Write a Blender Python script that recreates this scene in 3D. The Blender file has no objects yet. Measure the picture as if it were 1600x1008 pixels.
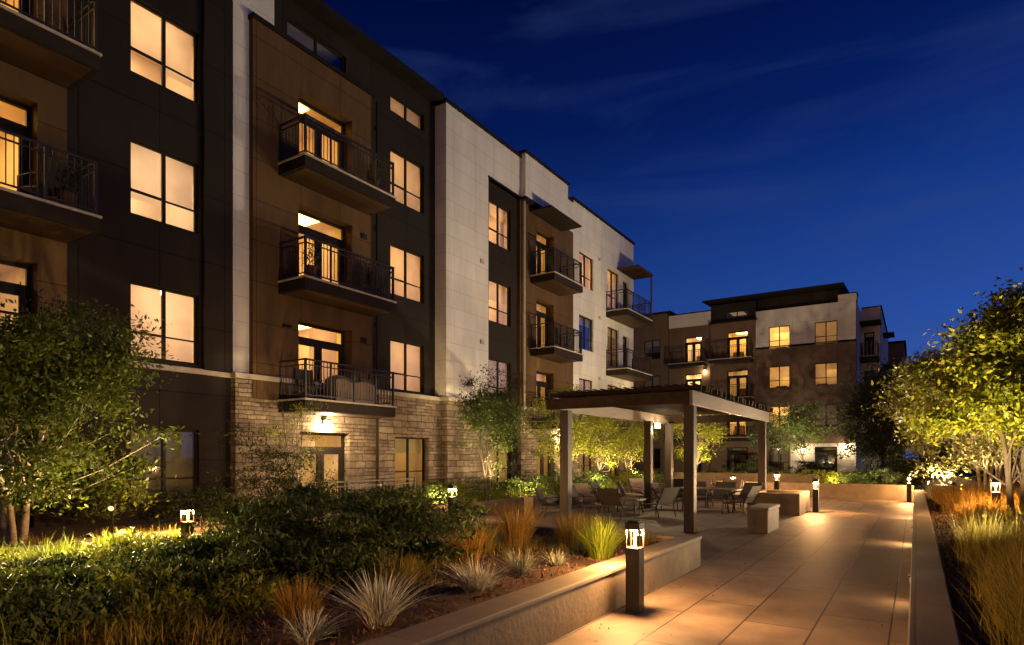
import bpy, math, random
import numpy as np
from mathutils import Vector, Matrix
R = math.radians
scene = bpy.context.scene
col = scene.collection
rnd = random.Random(7)

# ------------------------------------------------------------------ helpers
class MB:
    """collects geometry and links it as one mesh object"""
    def __init__(s): s.v = []; s.f = []
    def box(s, x0, x1, y0, y1, z0, z1):
        x0, x1 = min(x0, x1), max(x0, x1); y0, y1 = min(y0, y1), max(y0, y1); z0, z1 = min(z0, z1), max(z0, z1)
        b = len(s.v)
        s.v += [(x0,y0,z0),(x1,y0,z0),(x1,y1,z0),(x0,y1,z0),(x0,y0,z1),(x1,y0,z1),(x1,y1,z1),(x0,y1,z1)]
        s.f += [tuple(b+i for i in q) for q in ((0,3,2,1),(4,5,6,7),(0,1,5,4),(1,2,6,5),(2,3,7,6),(3,0,4,7))]
        return s
    def mbox(s, M, sx, sy, sz):
        b = len(s.v)
        for z in (-.5, .5):
            for x, y in ((-.5,-.5),(.5,-.5),(.5,.5),(-.5,.5)):
                s.v.append(tuple(M @ Vector((x*sx, y*sy, z*sz))))
        s.f += [tuple(b+i for i in q) for q in ((0,3,2,1),(4,5,6,7),(0,1,5,4),(1,2,6,5),(2,3,7,6),(3,0,4,7))]
        return s
    def quad(s, *p):
        b = len(s.v); s.v += [tuple(q) for q in p]; s.f.append(tuple(range(b, b+len(p)))); return s
    def tube(s, pts, rad, n=6, cap=True):
        pts = [Vector(p) for p in pts]
        if not hasattr(rad, '__len__'): rad = [rad]*len(pts)
        rings = []
        for i, p in enumerate(pts):
            d = (pts[min(i+1, len(pts)-1)] - pts[max(i-1, 0)])
            d = d.normalized() if d.length > 1e-9 else Vector((0,0,1))
            a = d.cross(Vector((0,0,1)) if abs(d.z) < .9 else Vector((1,0,0))).normalized(); c = d.cross(a)
            b = len(s.v); rings.append(b)
            for k in range(n):
                t = 2*math.pi*k/n
                s.v.append(tuple(p + (a*math.cos(t) + c*math.sin(t))*rad[i]))
        for i in range(len(rings)-1):
            for k in range(n):
                s.f.append((rings[i]+k, rings[i]+(k+1) % n, rings[i+1]+(k+1) % n, rings[i+1]+k))
        if cap:
            s.f.append(tuple(rings[0]+k for k in range(n))[::-1]); s.f.append(tuple(rings[-1]+k for k in range(n)))
        return s
    def build(s, name, mat, parent=None, bevel=0, smooth=False, loc=None):
        me = bpy.data.meshes.new(name)
        vs = s.v
        if loc is not None:
            L = Vector(loc); vs = [tuple(Vector(v)-L) for v in vs]
        me.from_pydata(vs, [], s.f); me.materials.append(mat)
        if smooth: me.polygons.foreach_set('use_smooth', [True]*len(me.polygons))
        o = bpy.data.objects.new(name, me); col.objects.link(o)
        if parent is not None: o.parent = parent
        if loc is not None: o.location = loc
        if bevel:
            m = o.modifiers.new('edge', 'BEVEL'); m.width = bevel; m.segments = 2; m.limit_method = 'ANGLE'
        return o

def np_obj(name, verts, faces, mat, parent=None, loc=None):
    me = bpy.data.meshes.new(name)
    n, k = faces.shape
    me.vertices.add(len(verts)); me.vertices.foreach_set('co', np.asarray(verts, dtype=np.float32).ravel())
    me.loops.add(n*k); me.loops.foreach_set('vertex_index', faces.astype(np.int32).ravel())
    me.polygons.add(n); me.polygons.foreach_set('loop_start', np.arange(0, n*k, k, dtype=np.int32))
    me.update(calc_edges=True); me.validate()
    me.materials.append(mat)
    o = bpy.data.objects.new(name, me); col.objects.link(o)
    if parent is not None: o.parent = parent
    if loc is not None: o.location = loc
    return o

def tag(o, label=None, cat=None, group=None, kind=None):
    if label: o['label'] = label
    if cat: o['category'] = cat
    if group: o['group'] = group
    if kind: o['kind'] = kind
    return o

def empty(name, loc=(0,0,0), rz=0):
    o = bpy.data.objects.new(name, None); o.empty_display_size = .2
    o.location = loc; o.rotation_euler.z = rz; col.objects.link(o); return o

def kids(o): return [c for c in bpy.data.objects if c.parent == o]
def copy_tree(o, parent=None):
    c = o.copy(); col.objects.link(c)
    if parent is not None: c.parent = parent
    for ch in kids(o): copy_tree(ch, c)
    return c

# ------------------------------------------------------------------ materials
def nodes(name):
    m = bpy.data.materials.new(name); m.use_nodes = True
    nt = m.node_tree; return m, nt, nt.nodes, nt.links, nt.nodes['Principled BSDF']

def ramp(N, stops):
    r = N.new('ShaderNodeValToRGB'); e = r.color_ramp.elements
    while len(e) < len(stops): e.new(.5)
    for el, (p, c) in zip(e, stops): el.position = p; el.color = (*c, 1)
    return r
def sc(c, k): return tuple(min(1, x*k) for x in c)

def surf(name, c, rough=.6, var=.25, scale=3., bump=.1, bscale=40., metal=0., stretch=None, spec=.5):
    m, nt, N, L, b = nodes(name)
    g = N.new('ShaderNodeNewGeometry'); src = g.outputs['Position']
    if stretch:
        mp = N.new('ShaderNodeMapping'); mp.inputs['Scale'].default_value = stretch
        L.new(src, mp.inputs['Vector']); src = mp.outputs[0]
    n = N.new('ShaderNodeTexNoise'); n.inputs['Scale'].default_value = scale; n.inputs['Detail'].default_value = 7; n.inputs['Roughness'].default_value = .65
    L.new(src, n.inputs['Vector'])
    r = ramp(N, [(.3, sc(c, 1-var)), (.7, sc(c, 1+var))]); L.new(n.outputs['Fac'], r.inputs[0]); L.new(r.outputs[0], b.inputs['Base Color'])
    b.inputs['Roughness'].default_value = rough; b.inputs['Metallic'].default_value = metal; b.inputs['Specular IOR Level'].default_value = spec
    if bump:
        n2 = N.new('ShaderNodeTexNoise'); n2.inputs['Scale'].default_value = bscale; n2.inputs['Detail'].default_value = 5
        L.new(src, n2.inputs['Vector'])
        bp = N.new('ShaderNodeBump'); bp.inputs['Strength'].default_value = bump; bp.inputs['Distance'].default_value = .02
        L.new(n2.outputs['Fac'], bp.inputs['Height']); L.new(bp.outputs[0], b.inputs['Normal'])
    return m

def jointed(name, c1, c2, joint, bw, rh, mortar, offset=.0, rough=.7, bump=.3, wall=True, var=.18, vscale=1.3, warp=0., squash=1., sqf=2, fine=.12, shift=(0,0,0), streak=True, spec=.3):
    """panels, stone or pavers: brick pattern in the plane of the surface + stains + bump"""
    m, nt, N, L, b = nodes(name)
    g = N.new('ShaderNodeNewGeometry'); sep = N.new('ShaderNodeSeparateXYZ'); L.new(g.outputs['Position'], sep.inputs[0])
    cmb = N.new('ShaderNodeCombineXYZ')
    if wall:
        ad = N.new('ShaderNodeMath'); ad.operation = 'ADD'; L.new(sep.outputs[0], ad.inputs[0]); L.new(sep.outputs[1], ad.inputs[1])
        L.new(ad.outputs[0], cmb.inputs[0]); L.new(sep.outputs[2], cmb.inputs[1])
    else:
        L.new(sep.outputs[1], cmb.inputs[0]); L.new(sep.outputs[0], cmb.inputs[1])
    va = N.new('ShaderNodeVectorMath'); va.operation = 'ADD'; va.inputs[1].default_value = shift; L.new(cmb.outputs[0], va.inputs[0]); vec = va.outputs[0]
    if warp:
        wn = N.new('ShaderNodeTexNoise'); wn.inputs['Scale'].default_value = 2.2; wn.inputs['Detail'].default_value = 4; L.new(g.outputs['Position'], wn.inputs['Vector'])
        ws = N.new('ShaderNodeVectorMath'); ws.operation = 'SCALE'; ws.inputs['Scale'].default_value = warp; L.new(wn.outputs['Color'], ws.inputs[0])
        w2 = N.new('ShaderNodeVectorMath'); w2.operation = 'ADD'; L.new(vec, w2.inputs[0]); L.new(ws.outputs[0], w2.inputs[1]); vec = w2.outputs[0]
    bk = N.new('ShaderNodeTexBrick'); bk.offset = offset; bk.squash = squash; bk.squash_frequency = sqf
    for k, v in (('Color1', (*c1, 1)), ('Color2', (*c2, 1)), ('Mortar', (*joint, 1)), ('Scale', 1.), ('Mortar Size', mortar), ('Mortar Smooth', .2), ('Bias', 0.), ('Brick Width', bw), ('Row Height', rh)):
        bk.inputs[k].default_value = v
    L.new(vec, bk.inputs['Vector'])
    n = N.new('ShaderNodeTexNoise'); n.inputs['Scale'].default_value = vscale; n.inputs['Detail'].default_value = 8; n.inputs['Roughness'].default_value = .68
    if wall and streak:
        mp = N.new('ShaderNodeMapping'); mp.inputs['Scale'].default_value = (1.6, 1.6, .35); L.new(g.outputs['Position'], mp.inputs['Vector']); L.new(mp.outputs[0], n.inputs['Vector'])
    else: L.new(g.outputs['Position'], n.inputs['Vector'])
    r = ramp(N, [(.25, (1-var,)*3), (.75, (1+var*.3,)*3)]); L.new(n.outputs['Fac'], r.inputs[0])
    mx = N.new('ShaderNodeMix'); mx.data_type = 'RGBA'; mx.blend_type = 'MULTIPLY'; mx.inputs['Factor'].default_value = 1
    L.new(bk.outputs['Color'], mx.inputs[6]); L.new(r.outputs[0], mx.inputs[7]); L.new(mx.outputs[2], b.inputs['Base Color'])
    n2 = N.new('ShaderNodeTexNoise'); n2.inputs['Scale'].default_value = 35; n2.inputs['Detail'].default_value = 5; L.new(g.outputs['Position'], n2.inputs['Vector'])
    b.inputs['Specular IOR Level'].default_value = spec
    hm = N.new('ShaderNodeMath'); hm.operation = 'MULTIPLY_ADD'; hm.inputs[1].default_value = fine; L.new(n2.outputs['Fac'], hm.inputs[0])
    iv = N.new('ShaderNodeMath'); iv.operation = 'SUBTRACT'; iv.inputs[0].default_value = 1; L.new(bk.outputs['Fac'], iv.inputs[1])
    L.new(iv.outputs[0], hm.inputs[2])
    bp = N.new('ShaderNodeBump'); bp.inputs['Strength'].default_value = bump; bp.inputs['Distance'].default_value = .02
    L.new(hm.outputs[0], bp.inputs['Height']); L.new(bp.outputs[0], b.inputs['Normal'])
    rr = N.new('ShaderNodeMapRange'); rr.inputs['To Min'].default_value = rough-.12; rr.inputs['To Max'].default_value = rough+.12
    L.new(n.outputs['Fac'], rr.inputs['Value']); L.new(rr.outputs[0], b.inputs['Roughness'])
    return m

def leafmat(name, c1, c2, trans=.35, rough=.5):
    m, nt, N, L, b = nodes(name)
    g = N.new('ShaderNodeNewGeometry')
    r = ramp(N, [(0, c1), (.75, c2), (1., sc(c2, 1.35))]); L.new(g.outputs['Random Per Island'], r.inputs[0])
    L.new(r.outputs[0], b.inputs['Base Color']); b.inputs['Roughness'].default_value = rough; b.inputs['Specular IOR Level'].default_value = .25
    t = N.new('ShaderNodeBsdfTranslucent'); L.new(r.outputs[0], t.inputs['Color'])
    mx = N.new('ShaderNodeMixShader'); mx.inputs[0].default_value = trans
    L.new(b.outputs[0], mx.inputs[1]); L.new(t.outputs[0], mx.inputs[2]); L.new(mx.outputs[0], N['Material Output'].inputs['Surface'])
    return m

def emit(name, c, s, sample=False):
    m, nt, N, L, b = nodes(name)
    N.remove(b); e = N.new('ShaderNodeEmission'); e.inputs['Color'].default_value = (*c, 1); e.inputs['Strength'].default_value = s
    L.new(e.outputs[0], N['Material Output'].inputs['Surface'])
    m.cycles.emission_sampling = 'FRONT_BACK' if sample else 'NONE'
    return m

def glassmat(name, tint=(.95,.95,.92), base=.06):
    m, nt, N, L, b = nodes(name); N.remove(b)
    t = N.new('ShaderNodeBsdfTransparent'); t.inputs[0].default_value = (*tint, 1)
    g = N.new('ShaderNodeBsdfGlossy'); g.inputs['Roughness'].default_value = .03
    f = N.new('ShaderNodeLayerWeight'); f.inputs['Blend'].default_value = .35
    mr = N.new('ShaderNodeMapRange'); mr.inputs['To Min'].default_value = base; mr.inputs['To Max'].default_value = .75
    L.new(f.outputs['Facing'], mr.inputs['Value'])
    mx = N.new('ShaderNodeMixShader'); L.new(mr.outputs[0], mx.inputs[0]); L.new(t.outputs[0], mx.inputs[1]); L.new(g.outputs[0], mx.inputs[2])
    L.new(mx.outputs[0], N['Material Output'].inputs['Surface']); return m

def blindmat(name, c):
    m, nt, N, L, b = nodes(name)
    b.inputs['Base Color'].default_value = (*c, 1); b.inputs['Roughness'].default_value = .9
    g = N.new('ShaderNodeNewGeometry'); n = N.new('ShaderNodeTexNoise'); n.inputs['Scale'].default_value = 1.2; L.new(g.outputs['Position'], n.inputs['Vector'])
    r = ramp(N, [(.3, sc(c, .72)), (.7, sc(c, 1.1))]); L.new(n.outputs['Fac'], r.inputs[0])
    t = N.new('ShaderNodeBsdfTranslucent'); L.new(r.outputs[0], t.inputs['Color'])
    mx = N.new('ShaderNodeMixShader'); mx.inputs[0].default_value = .75
    L.new(b.outputs[0], mx.inputs[1]); L.new(t.outputs[0], mx.inputs[2]); L.new(mx.outputs[0], N['Material Output'].inputs['Surface']); return m

M = dict(
    white=jointed('white_panel', (.66,.63,.57), (.61,.58,.525), (.43,.40,.36), 1.22, .62, .008, rough=.65, bump=.35, var=.22, vscale=1.1),
    dark=jointed('charcoal_panel', (.026,.020,.015), (.022,.017,.013), (.009,.007,.005), 1.6, 1.55, .012, rough=.75, spec=.12, bump=.3, var=.35, vscale=.9, shift=(.35,0,0)),
    brown=jointed('brown_panel', (.120,.070,.030), (.106,.061,.026), (.045,.027,.013), 1.35, 1.02, .01, rough=.8, spec=.15, bump=.3, var=.45, vscale=.9, shift=(.2,.1,0)),
    fbrown=jointed('far_brown_panel', (.150,.095,.056), (.138,.087,.051), (.065,.044,.027), 2.2, 1.55, .012, rough=.7, bump=.2, var=.4, vscale=.5),
    fwhite=jointed('far_white_panel', (.60,.54,.47), (.57,.51,.44), (.35,.31,.27), 2.4, 1.3, .01, rough=.7, bump=.2, var=.25, vscale=.5),
    stone=jointed('ashlar_stone', (.38,.29,.19), (.25,.185,.12), (.17,.13,.085), .62, .21, .012, offset=.43, rough=.85, bump=1., var=.6, vscale=3.5, warp=.16, squash=.6, sqf=3, fine=.8, streak=False),
    cap=surf('stone_cap', (.40,.35,.27), .8, .2, 4, .2),
    paver=jointed('paver', (.245,.182,.138), (.178,.132,.100), (.03,.024,.02), 1.86, .62, .009, offset=.37, rough=.62, bump=.35, wall=False, var=.6, vscale=1.5, shift=(.26,.2,0), fine=.3),
    concrete=surf('concrete', (.135,.102,.068), .75, .38, 1.8, .25, 22),
    coping=jointed('coping_concrete', (.22,.18,.135), (.19,.152,.115), (.12,.10,.08), 1.52, 3., .008, rough=.75, bump=.3, wall=False, var=.35, vscale=2.2),
    metal=surf('bronze_metal', (.014,.010,.007), .42, .25, 5, .05, metal=.35),
    frame=surf('window_frame', (.018,.014,.011), .55, .2, 5, 0, spec=.12),
    rail=surf('railing_metal', (.028,.021,.016), .5, .2, 5, 0, metal=.3),
    slab=surf('balcony_fascia', (.022,.015,.010), .7, .25, 3, .1, spec=.15),
    soffit=surf('soffit_wood', (.040,.019,.008), .55, .4, 5, .1, stretch=(1, .12, 1)),
    beam=surf('pergola_beam_paint', (.135,.105,.08), .42, .25, 3, .08, stretch=(3,.4,3)),
    wood=surf('pergola_timber', (.026,.016,.009), .7, .4, 4, .15, stretch=(1,.3,1), spec=.15),
    post=surf('pergola_paint', (.042,.033,.026), .5, .25, 3, .08, stretch=(3,3,.4), spec=.2),
    coplock=surf('dark_coping', (.014,.012,.010), .7, .2, 4, 0, spec=.12),
    soil=surf('mulch_soil', (.060,.030,.016), .95, .5, 14, .9, 60),
    chip=leafmat('bark_chip', (.05,.024,.012), (.15,.075,.035), .0, .9),
    ground=surf('bare_ground', (.05,.04,.03), .95, .4, 4, .5),
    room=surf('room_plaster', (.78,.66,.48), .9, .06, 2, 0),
    room_shaded=surf('shaded_room_plaster', (.30,.25,.19), .9, .2, 2, 0),  # darker copy of the plaster: shade of unlit rooms put into the colour
    glass=glassmat('window_glass'), lglass=glassmat('lamp_glass', (.97,.95,.9), .04),
    blind=blindmat('roller_blind', (.82,.72,.58)), blindg=blindmat('sage_curtain', (.66,.66,.42)),
    lit=emit('room_lamp_peach', (1,.66,.36), 15.), litb=emit('room_lamp_cream', (1,.70,.42), 19.), litc=emit('room_lamp_gold', (1,.59,.18), 17.), litg=emit('room_lamp_low', (1,.60,.20), 11.), lity=emit('room_lamp_amber', (1,.56,.13), 11.), litdim=emit('room_lamp_dim', (1,.60,.20), 5.),
    litdk=emit('room_lamp_faint', (1,.6,.3), .25),
    frost=surf('frosted_rod', (.5,.36,.2), .4, .1, 5, 0), lens=emit('spot_lens', (1,.7,.35), 1.5), bulb=emit('bollard_bulb', (1,.66,.32), 12.), hot=emit('flood_lens', (1,.76,.45), 30.), sconce=emit('sconce_bulb', (1,.72,.36), 22.),
    bark=surf('bark', (.055,.038,.025), .9, .4, 8, .6, 30, stretch=(1,1,.3)),
    birch=surf('pale_bark', (.26,.21,.15), .85, .45, 9, .4, 30, stretch=(1,1,2.5)),
    leafY=leafmat('leaf_yellow_green', (.055,.080,.006), (.20,.20,.014), .4),
    leafG=leafmat('leaf_green', (.030,.055,.012), (.085,.115,.025), .35),
    leafD=leafmat('leaf_dark', (.018,.028,.008), (.055,.065,.018), .25),
    leafL=leafmat('leaf_lush', (.052,.074,.007), (.19,.20,.018), .4),
    leafP=leafmat('leaf_pale_olive', (.06,.065,.018), (.20,.18,.06), .35),
    leafS=leafmat('leaf_shrub', (.022,.040,.009), (.075,.10,.022), .25, .65),
    leafR=leafmat('leaf_rust_green', (.020,.042,.006), (.095,.115,.012), .38),
    blade=leafmat('blade_green', (.06,.085,.010), (.18,.20,.026), .4),
    amber=leafmat('blade_amber', (.085,.070,.012), (.40,.22,.036), .4),
    straw=leafmat('blade_olive', (.085,.090,.014), (.28,.21,.036), .45),
    silver=leafmat('blade_silver', (.24,.25,.17), (.52,.50,.38), .2),
    blue=leafmat('blade_blue', (.12,.15,.10), (.28,.29,.20), .2),
    lime=leafmat('blade_lime', (.10,.15,.012), (.24,.30,.03), .4),
    sling=surf('sling_fabric', (.036,.026,.018), .8, .2, 6, .2, 90),
    cream=surf('cushion_fabric', (.22,.17,.12), .9, .15, 6, .3, 60),
    ctop=surf('table_top', (.09,.06,.04), .35, .3, 4, .1),
)

def stonemat():
    m, nt, N, L, b = nodes('ledge_stone')
    g = N.new('ShaderNodeNewGeometry'); sep = N.new('ShaderNodeSeparateXYZ'); L.new(g.outputs['Position'], sep.inputs[0])
    ad = N.new('ShaderNodeMath'); L.new(sep.outputs[0], ad.inputs[0]); L.new(sep.outputs[1], ad.inputs[1])
    cmb = N.new('ShaderNodeCombineXYZ'); L.new(ad.outputs[0], cmb.inputs[0]); L.new(sep.outputs[2], cmb.inputs[1])
    wn = N.new('ShaderNodeTexNoise'); wn.inputs['Scale'].default_value = 4; wn.inputs['Detail'].default_value = 4; L.new(g.outputs['Position'], wn.inputs['Vector'])
    ws = N.new('ShaderNodeVectorMath'); ws.operation = 'SCALE'; ws.inputs['Scale'].default_value = .055; L.new(wn.outputs['Color'], ws.inputs[0])
    wv = N.new('ShaderNodeVectorMath'); L.new(cmb.outputs[0], wv.inputs[0]); L.new(ws.outputs[0], wv.inputs[1])
    def bk(w, h, off, c1, c2, mo, ms):
        k = N.new('ShaderNodeTexBrick'); k.offset = off; k.squash = .6; k.squash_frequency = 3
        for n_, v_ in (('Color1', (*c1, 1)), ('Color2', (*c2, 1)), ('Mortar', (*mo, 1)), ('Scale', 1.), ('Mortar Size', ms), ('Mortar Smooth', .35), ('Brick Width', w), ('Row Height', h)): k.inputs[n_].default_value = v_
        L.new(wv.outputs[0], k.inputs['Vector']); return k
    C1, C2, MO = (.40,.325,.235), (.20,.16,.115), (.12,.095,.068)
    a = bk(.66, .216, .41, C1, C2, MO, .014); c = bk(.43, .108, .37, C2, C1, MO, .011); s = bk(1.27, .432, .45, (0,0,0), (1,1,1), (0,0,0), 0.)
    gt = N.new('ShaderNodeMath'); gt.operation = 'GREATER_THAN'; gt.inputs[1].default_value = .52; L.new(s.outputs['Color'], gt.inputs[0])
    mc = N.new('ShaderNodeMix'); mc.data_type = 'RGBA'; L.new(gt.outputs[0], mc.inputs[0]); L.new(a.outputs['Color'], mc.inputs[6]); L.new(c.outputs['Color'], mc.inputs[7])
    mf = N.new('ShaderNodeMix'); L.new(gt.outputs[0], mf.inputs[0]); L.new(a.outputs['Fac'], mf.inputs[2]); L.new(c.outputs['Fac'], mf.inputs[3])
    n = N.new('ShaderNodeTexNoise'); n.inputs['Scale'].default_value = 6; n.inputs['Detail'].default_value = 9; n.inputs['Roughness'].default_value = .7; L.new(g.outputs['Position'], n.inputs['Vector'])
    rr = ramp(N, [(.28, (.45,.45,.45)), (.75, (1.15,1.1,1.05))]); L.new(n.outputs['Fac'], rr.inputs[0])
    mx = N.new('ShaderNodeMix'); mx.data_type = 'RGBA'; mx.blend_type = 'MULTIPLY'; mx.inputs['Factor'].default_value = 1; L.new(mc.outputs[2], mx.inputs[6]); L.new(rr.outputs[0], mx.inputs[7]); L.new(mx.outputs[2], b.inputs['Base Color'])
    b.inputs['Roughness'].default_value = .9; b.inputs['Specular IOR Level'].default_value = .15
    h1 = N.new('ShaderNodeMath'); h1.operation = 'MULTIPLY_ADD'; h1.inputs[1].default_value = -1.3; L.new(mf.outputs[0], h1.inputs[0]); L.new(n.outputs['Fac'], h1.inputs[2])
    h2 = N.new('ShaderNodeMath'); h2.operation = 'MULTIPLY_ADD'; h2.inputs[1].default_value = 2.2; L.new(mc.outputs[2], h2.inputs[0]); L.new(h1.outputs[0], h2.inputs[2])
    bp = N.new('ShaderNodeBump'); bp.inputs['Strength'].default_value = 1.; bp.inputs['Distance'].default_value = .035; L.new(h2.outputs[0], bp.inputs['Height']); L.new(bp.outputs[0], b.inputs['Normal'])
    return m
M['stone'] = stonemat()
# ------------------------------------------------------------------ facades
class PlaneX:            # facade facing +X, u = world Y
    def __init__(s, x): s.x = x
    def P(s, u, z, n=0): return (s.x+n, u, z)
class PlaneY:            # facade facing -Y, u = world X
    def __init__(s, y): s.y = y
    def P(s, u, z, n=0): return (u, s.y-n, z)
def pbox(mb, pl, u0, u1, z0, z1, n0, n1):
    a, b = pl.P(u0, z0, n0), pl.P(u1, z1, n1); mb.box(a[0], b[0], a[1], b[1], a[2], b[2])

def wall(bld, pl, u0, u1, z0, z1, openings, mat, depth=.22, ret=.5, name='wall'):
    """one facade panel with real openings, reveals, and returns at its edges"""
    mb = MB()
    us = sorted({u0, u1, *[o[i] for o in openings for i in (0, 1)]}); zs = sorted({z0, z1, *[o[i] for o in openings for i in (2, 3)]})
    for i in range(len(us)-1):
        for j in range(len(zs)-1):
            cu, cz = (us[i]+us[i+1])/2, (zs[j]+zs[j+1])/2
            if any(o[0] < cu < o[1] and o[2] < cz < o[3] for o in openings): continue
            mb.quad(pl.P(us[i], zs[j]), pl.P(us[i+1], zs[j]), pl.P(us[i+1], zs[j+1]), pl.P(us[i], zs[j+1]))
    for a, b, c, d, *_ in openings:
        for (p, q) in (((a,c),(b,c)), ((b,c),(b,d)), ((b,d),(a,d)), ((a,d),(a,c))):
            mb.quad(pl.P(*p), pl.P(*q), pl.P(*q, -depth), pl.P(*p, -depth))
    for (p, q) in (((u0,z0),(u1,z0)), ((u1,z0),(u1,z1)), ((u1,z1),(u0,z1)), ((u0,z1),(u0,z0))):
        mb.quad(pl.P(*p), pl.P(*q), pl.P(*q, -ret), pl.P(*p, -ret))
    return mb.build(name, mat, bld)

def room(par, pl, u0, u1, z0, z1, floor, n, lit, deep=2.2, low=False):
    """a real room behind the glass, with its ceiling lamp"""
    a, b, c, d = u0-.35, u1+.35, floor, (z1+.1 if low else max(z1+.12, floor+2.55))
    mb = MB(); n1 = n-deep
    mb.quad(pl.P(a,c,n), pl.P(b,c,n), pl.P(b,c,n1), pl.P(a,c,n1)); mb.quad(pl.P(a,d,n), pl.P(b,d,n), pl.P(b,d,n1), pl.P(a,d,n1))
    mb.quad(pl.P(a,c,n1), pl.P(b,c,n1), pl.P(b,d,n1), pl.P(a,d,n1))
    for e in (a, b): mb.quad(pl.P(e,c,n), pl.P(e,d,n), pl.P(e,d,n1), pl.P(e,c,n1))
    r = mb.build('room', M['room'] if lit in ('lit', 'lity', 'litdim', 'litb', 'litc', 'litg') else M['room_shaded'], par)
    k = MB(); s_ = rnd.random(); w_ = (b-a)*.3; u_ = a+.2+s_*(b-a-w_-.4)
    if isinstance(pl, PlaneX): pbox(k, pl, u_, u_+w_, c+1.45, c+1.95, n1+.005, n1+.03)
    pbox(k, pl, a+.15+(1-s_)*.6, a+.9+(1-s_)*.6, c+.002, c+1.05, n1+.005, n1+.4); k.build('furniture', M['brown'], r)
    if lit:
        wd = (b-a)*.42; ua = a+.3+rnd.random()*(b-a-wd-.6); l = MB(); pbox(l, pl, ua, ua+wd, d-.06, d-.02, n-.5-.5*rnd.random(), n1+.35); l.build('ceiling_lamp', M[lit], r)
    return r

def window(bld, pl, u0, u1, z0, z1, floor, lit='lit', blind=.62, depth=.1, bmat='blind', bars=True, dim2=None):
    if lit == 'lit': lit = rnd.choice(('lit', 'litb')) if u1 < 9 and pl is pA else rnd.choice(('litc', 'litc', 'litg'))
    drape = lit not in (None, 'litdk') and bars and pl is not pA and rnd.random() < .55
    if drape: blind = rnd.choice((0, .3, .45))
    n = -depth; t = .05; mb = MB()
    um = (u0+u1)/2
    pbox(mb, pl, u0, u1, z1-t, z1, n-.05, n+.012); pbox(mb, pl, u0, u1, z0, z0+t, n-.05, n+.012)
    for a in (u0, um-.035, u1-t): pbox(mb, pl, a, a+(t if a != um-.035 else .07), z0+t, z1-t, n-.05, n+.010)
    zb = z0+(z1-z0)*.34
    if bars:
        pbox(mb, pl, u0+t, um-.035, zb-.025, zb+.025, n-.045, n+.006); pbox(mb, pl, um+.035, u1-t, zb-.018, zb+.014, n-.06, n-.02)
    f = mb.build('window', M['frame'], bld)
    g = MB(); g.quad(pl.P(u0+t,z0+t,n-.02), pl.P(u1-t,z0+t,n-.02), pl.P(u1-t,z1-t,n-.02), pl.P(u0+t,z1-t,n-.02)); g.build('pane', M['glass'], f)
    if blind:
        for k, (a, b) in enumerate(((u0+.03, um-.01), (um+.01, u1-.03))):
            bl = blind if not isinstance(blind, tuple) else blind[k]
            if bl <= 0: continue
            g = MB(); nn = n-.13-.01*k
            g.quad(pl.P(a,z1-(z1-z0)*bl,nn), pl.P(b,z1-(z1-z0)*bl,nn), pl.P(b,z1,nn), pl.P(a,z1,nn)); g.build('blind', M[bmat], f)
    if drape:
        for a, b in ((u0+.02, u0+(u1-u0)*rnd.uniform(.12, .3)), (u1-(u1-u0)*rnd.uniform(.12, .3), u1-.02)):
            c = MB(); k = 10
            for i in range(k):
                p, q = a+(b-a)*i/k, a+(b-a)*(i+1)/k; w0, w1 = (.0, .05) if i % 2 else (.05, .0)
                c.quad(pl.P(p,z0-.2,n-.2-w0), pl.P(q,z0-.2,n-.2-w1), pl.P(q,z1+.05,n-.2-w1), pl.P(p,z1+.05,n-.2-w0))
            c.build('curtain', M['blind'], f)
    room(bld, pl, u0, u1, z0, z1, floor, n-.06, lit, 2.2, not bars)
    return f

def door(bld, pl, u0, u1, z0, z1, lit='lity', depth=.3, shut=None):
    """pair of glazed doors with a transom above"""
    n = -depth; mb = MB(); t = .075; zt = z0+(z1-z0)*.80; um = (u0+u1)/2
    pbox(mb, pl, u0, u1, z1-t, z1, n-.06, n+.012); pbox(mb, pl, u0, u1, z0, z0+.05, n-.06, n+.012); pbox(mb, pl, u0+t, u1-t, zt-.05, zt+.05, n-.06, n+.014)
    for a in (u0, u1-t): pbox(mb, pl, a, a+t, z0+.05, z1-t, n-.06, n+.010)
    f = mb.build('balcony_door', M['frame'], bld)
    for a, b in ((u0+t, um-.004), (um+.004, u1-t)):
        s = MB(); w = .115
        pbox(s, pl, a, b, z0+.05, z0+.05+.2, n-.05, n+.004); pbox(s, pl, a, b, zt-.05-w, zt-.05, n-.05, n+.004)
        pbox(s, pl, a, a+w, z0+.25, zt-.05-w, n-.05, n+.004); pbox(s, pl, b-w, b, z0+.25, zt-.05-w, n-.05, n+.004)
        s.build('door_leaf', M['frame'], f)
    h = MB(); pbox(h, pl, um+.03, um+.05, z0+.95, z0+1.12, n+.004, n+.04); h.build('handle', M['metal'], f)
    g = MB(); g.quad(pl.P(u0+.05,z0+.05,n-.03), pl.P(u1-.05,z0+.05,n-.03), pl.P(u1-.05,z1-.05,n-.03), pl.P(u0+.05,z1-.05,n-.03)); g.build('pane', M['glass'], f)
    if shut:
        a, b = u0+(u1-u0)*shut[0], u0+(u1-u0)*shut[1]
        c = MB(); k = 22
        for i in range(k):
            p, q = a+(b-a)*i/k, a+(b-a)*(i+1)/k; w0, w1 = (.0 if i % 2 else .05), (.05 if i % 2 else .0)
            c.quad(pl.P(p,z0+.05,n-.18-w0), pl.P(q,z0+.05,n-.18-w1), pl.P(q,z1-.05,n-.18-w1), pl.P(p,z1-.05,n-.18-w0))
        c.build('curtain', M['blind'], f)
    room(bld, pl, u0, u1, z0, z1, z0, n-.08, lit, 2.8)
    return f

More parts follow.
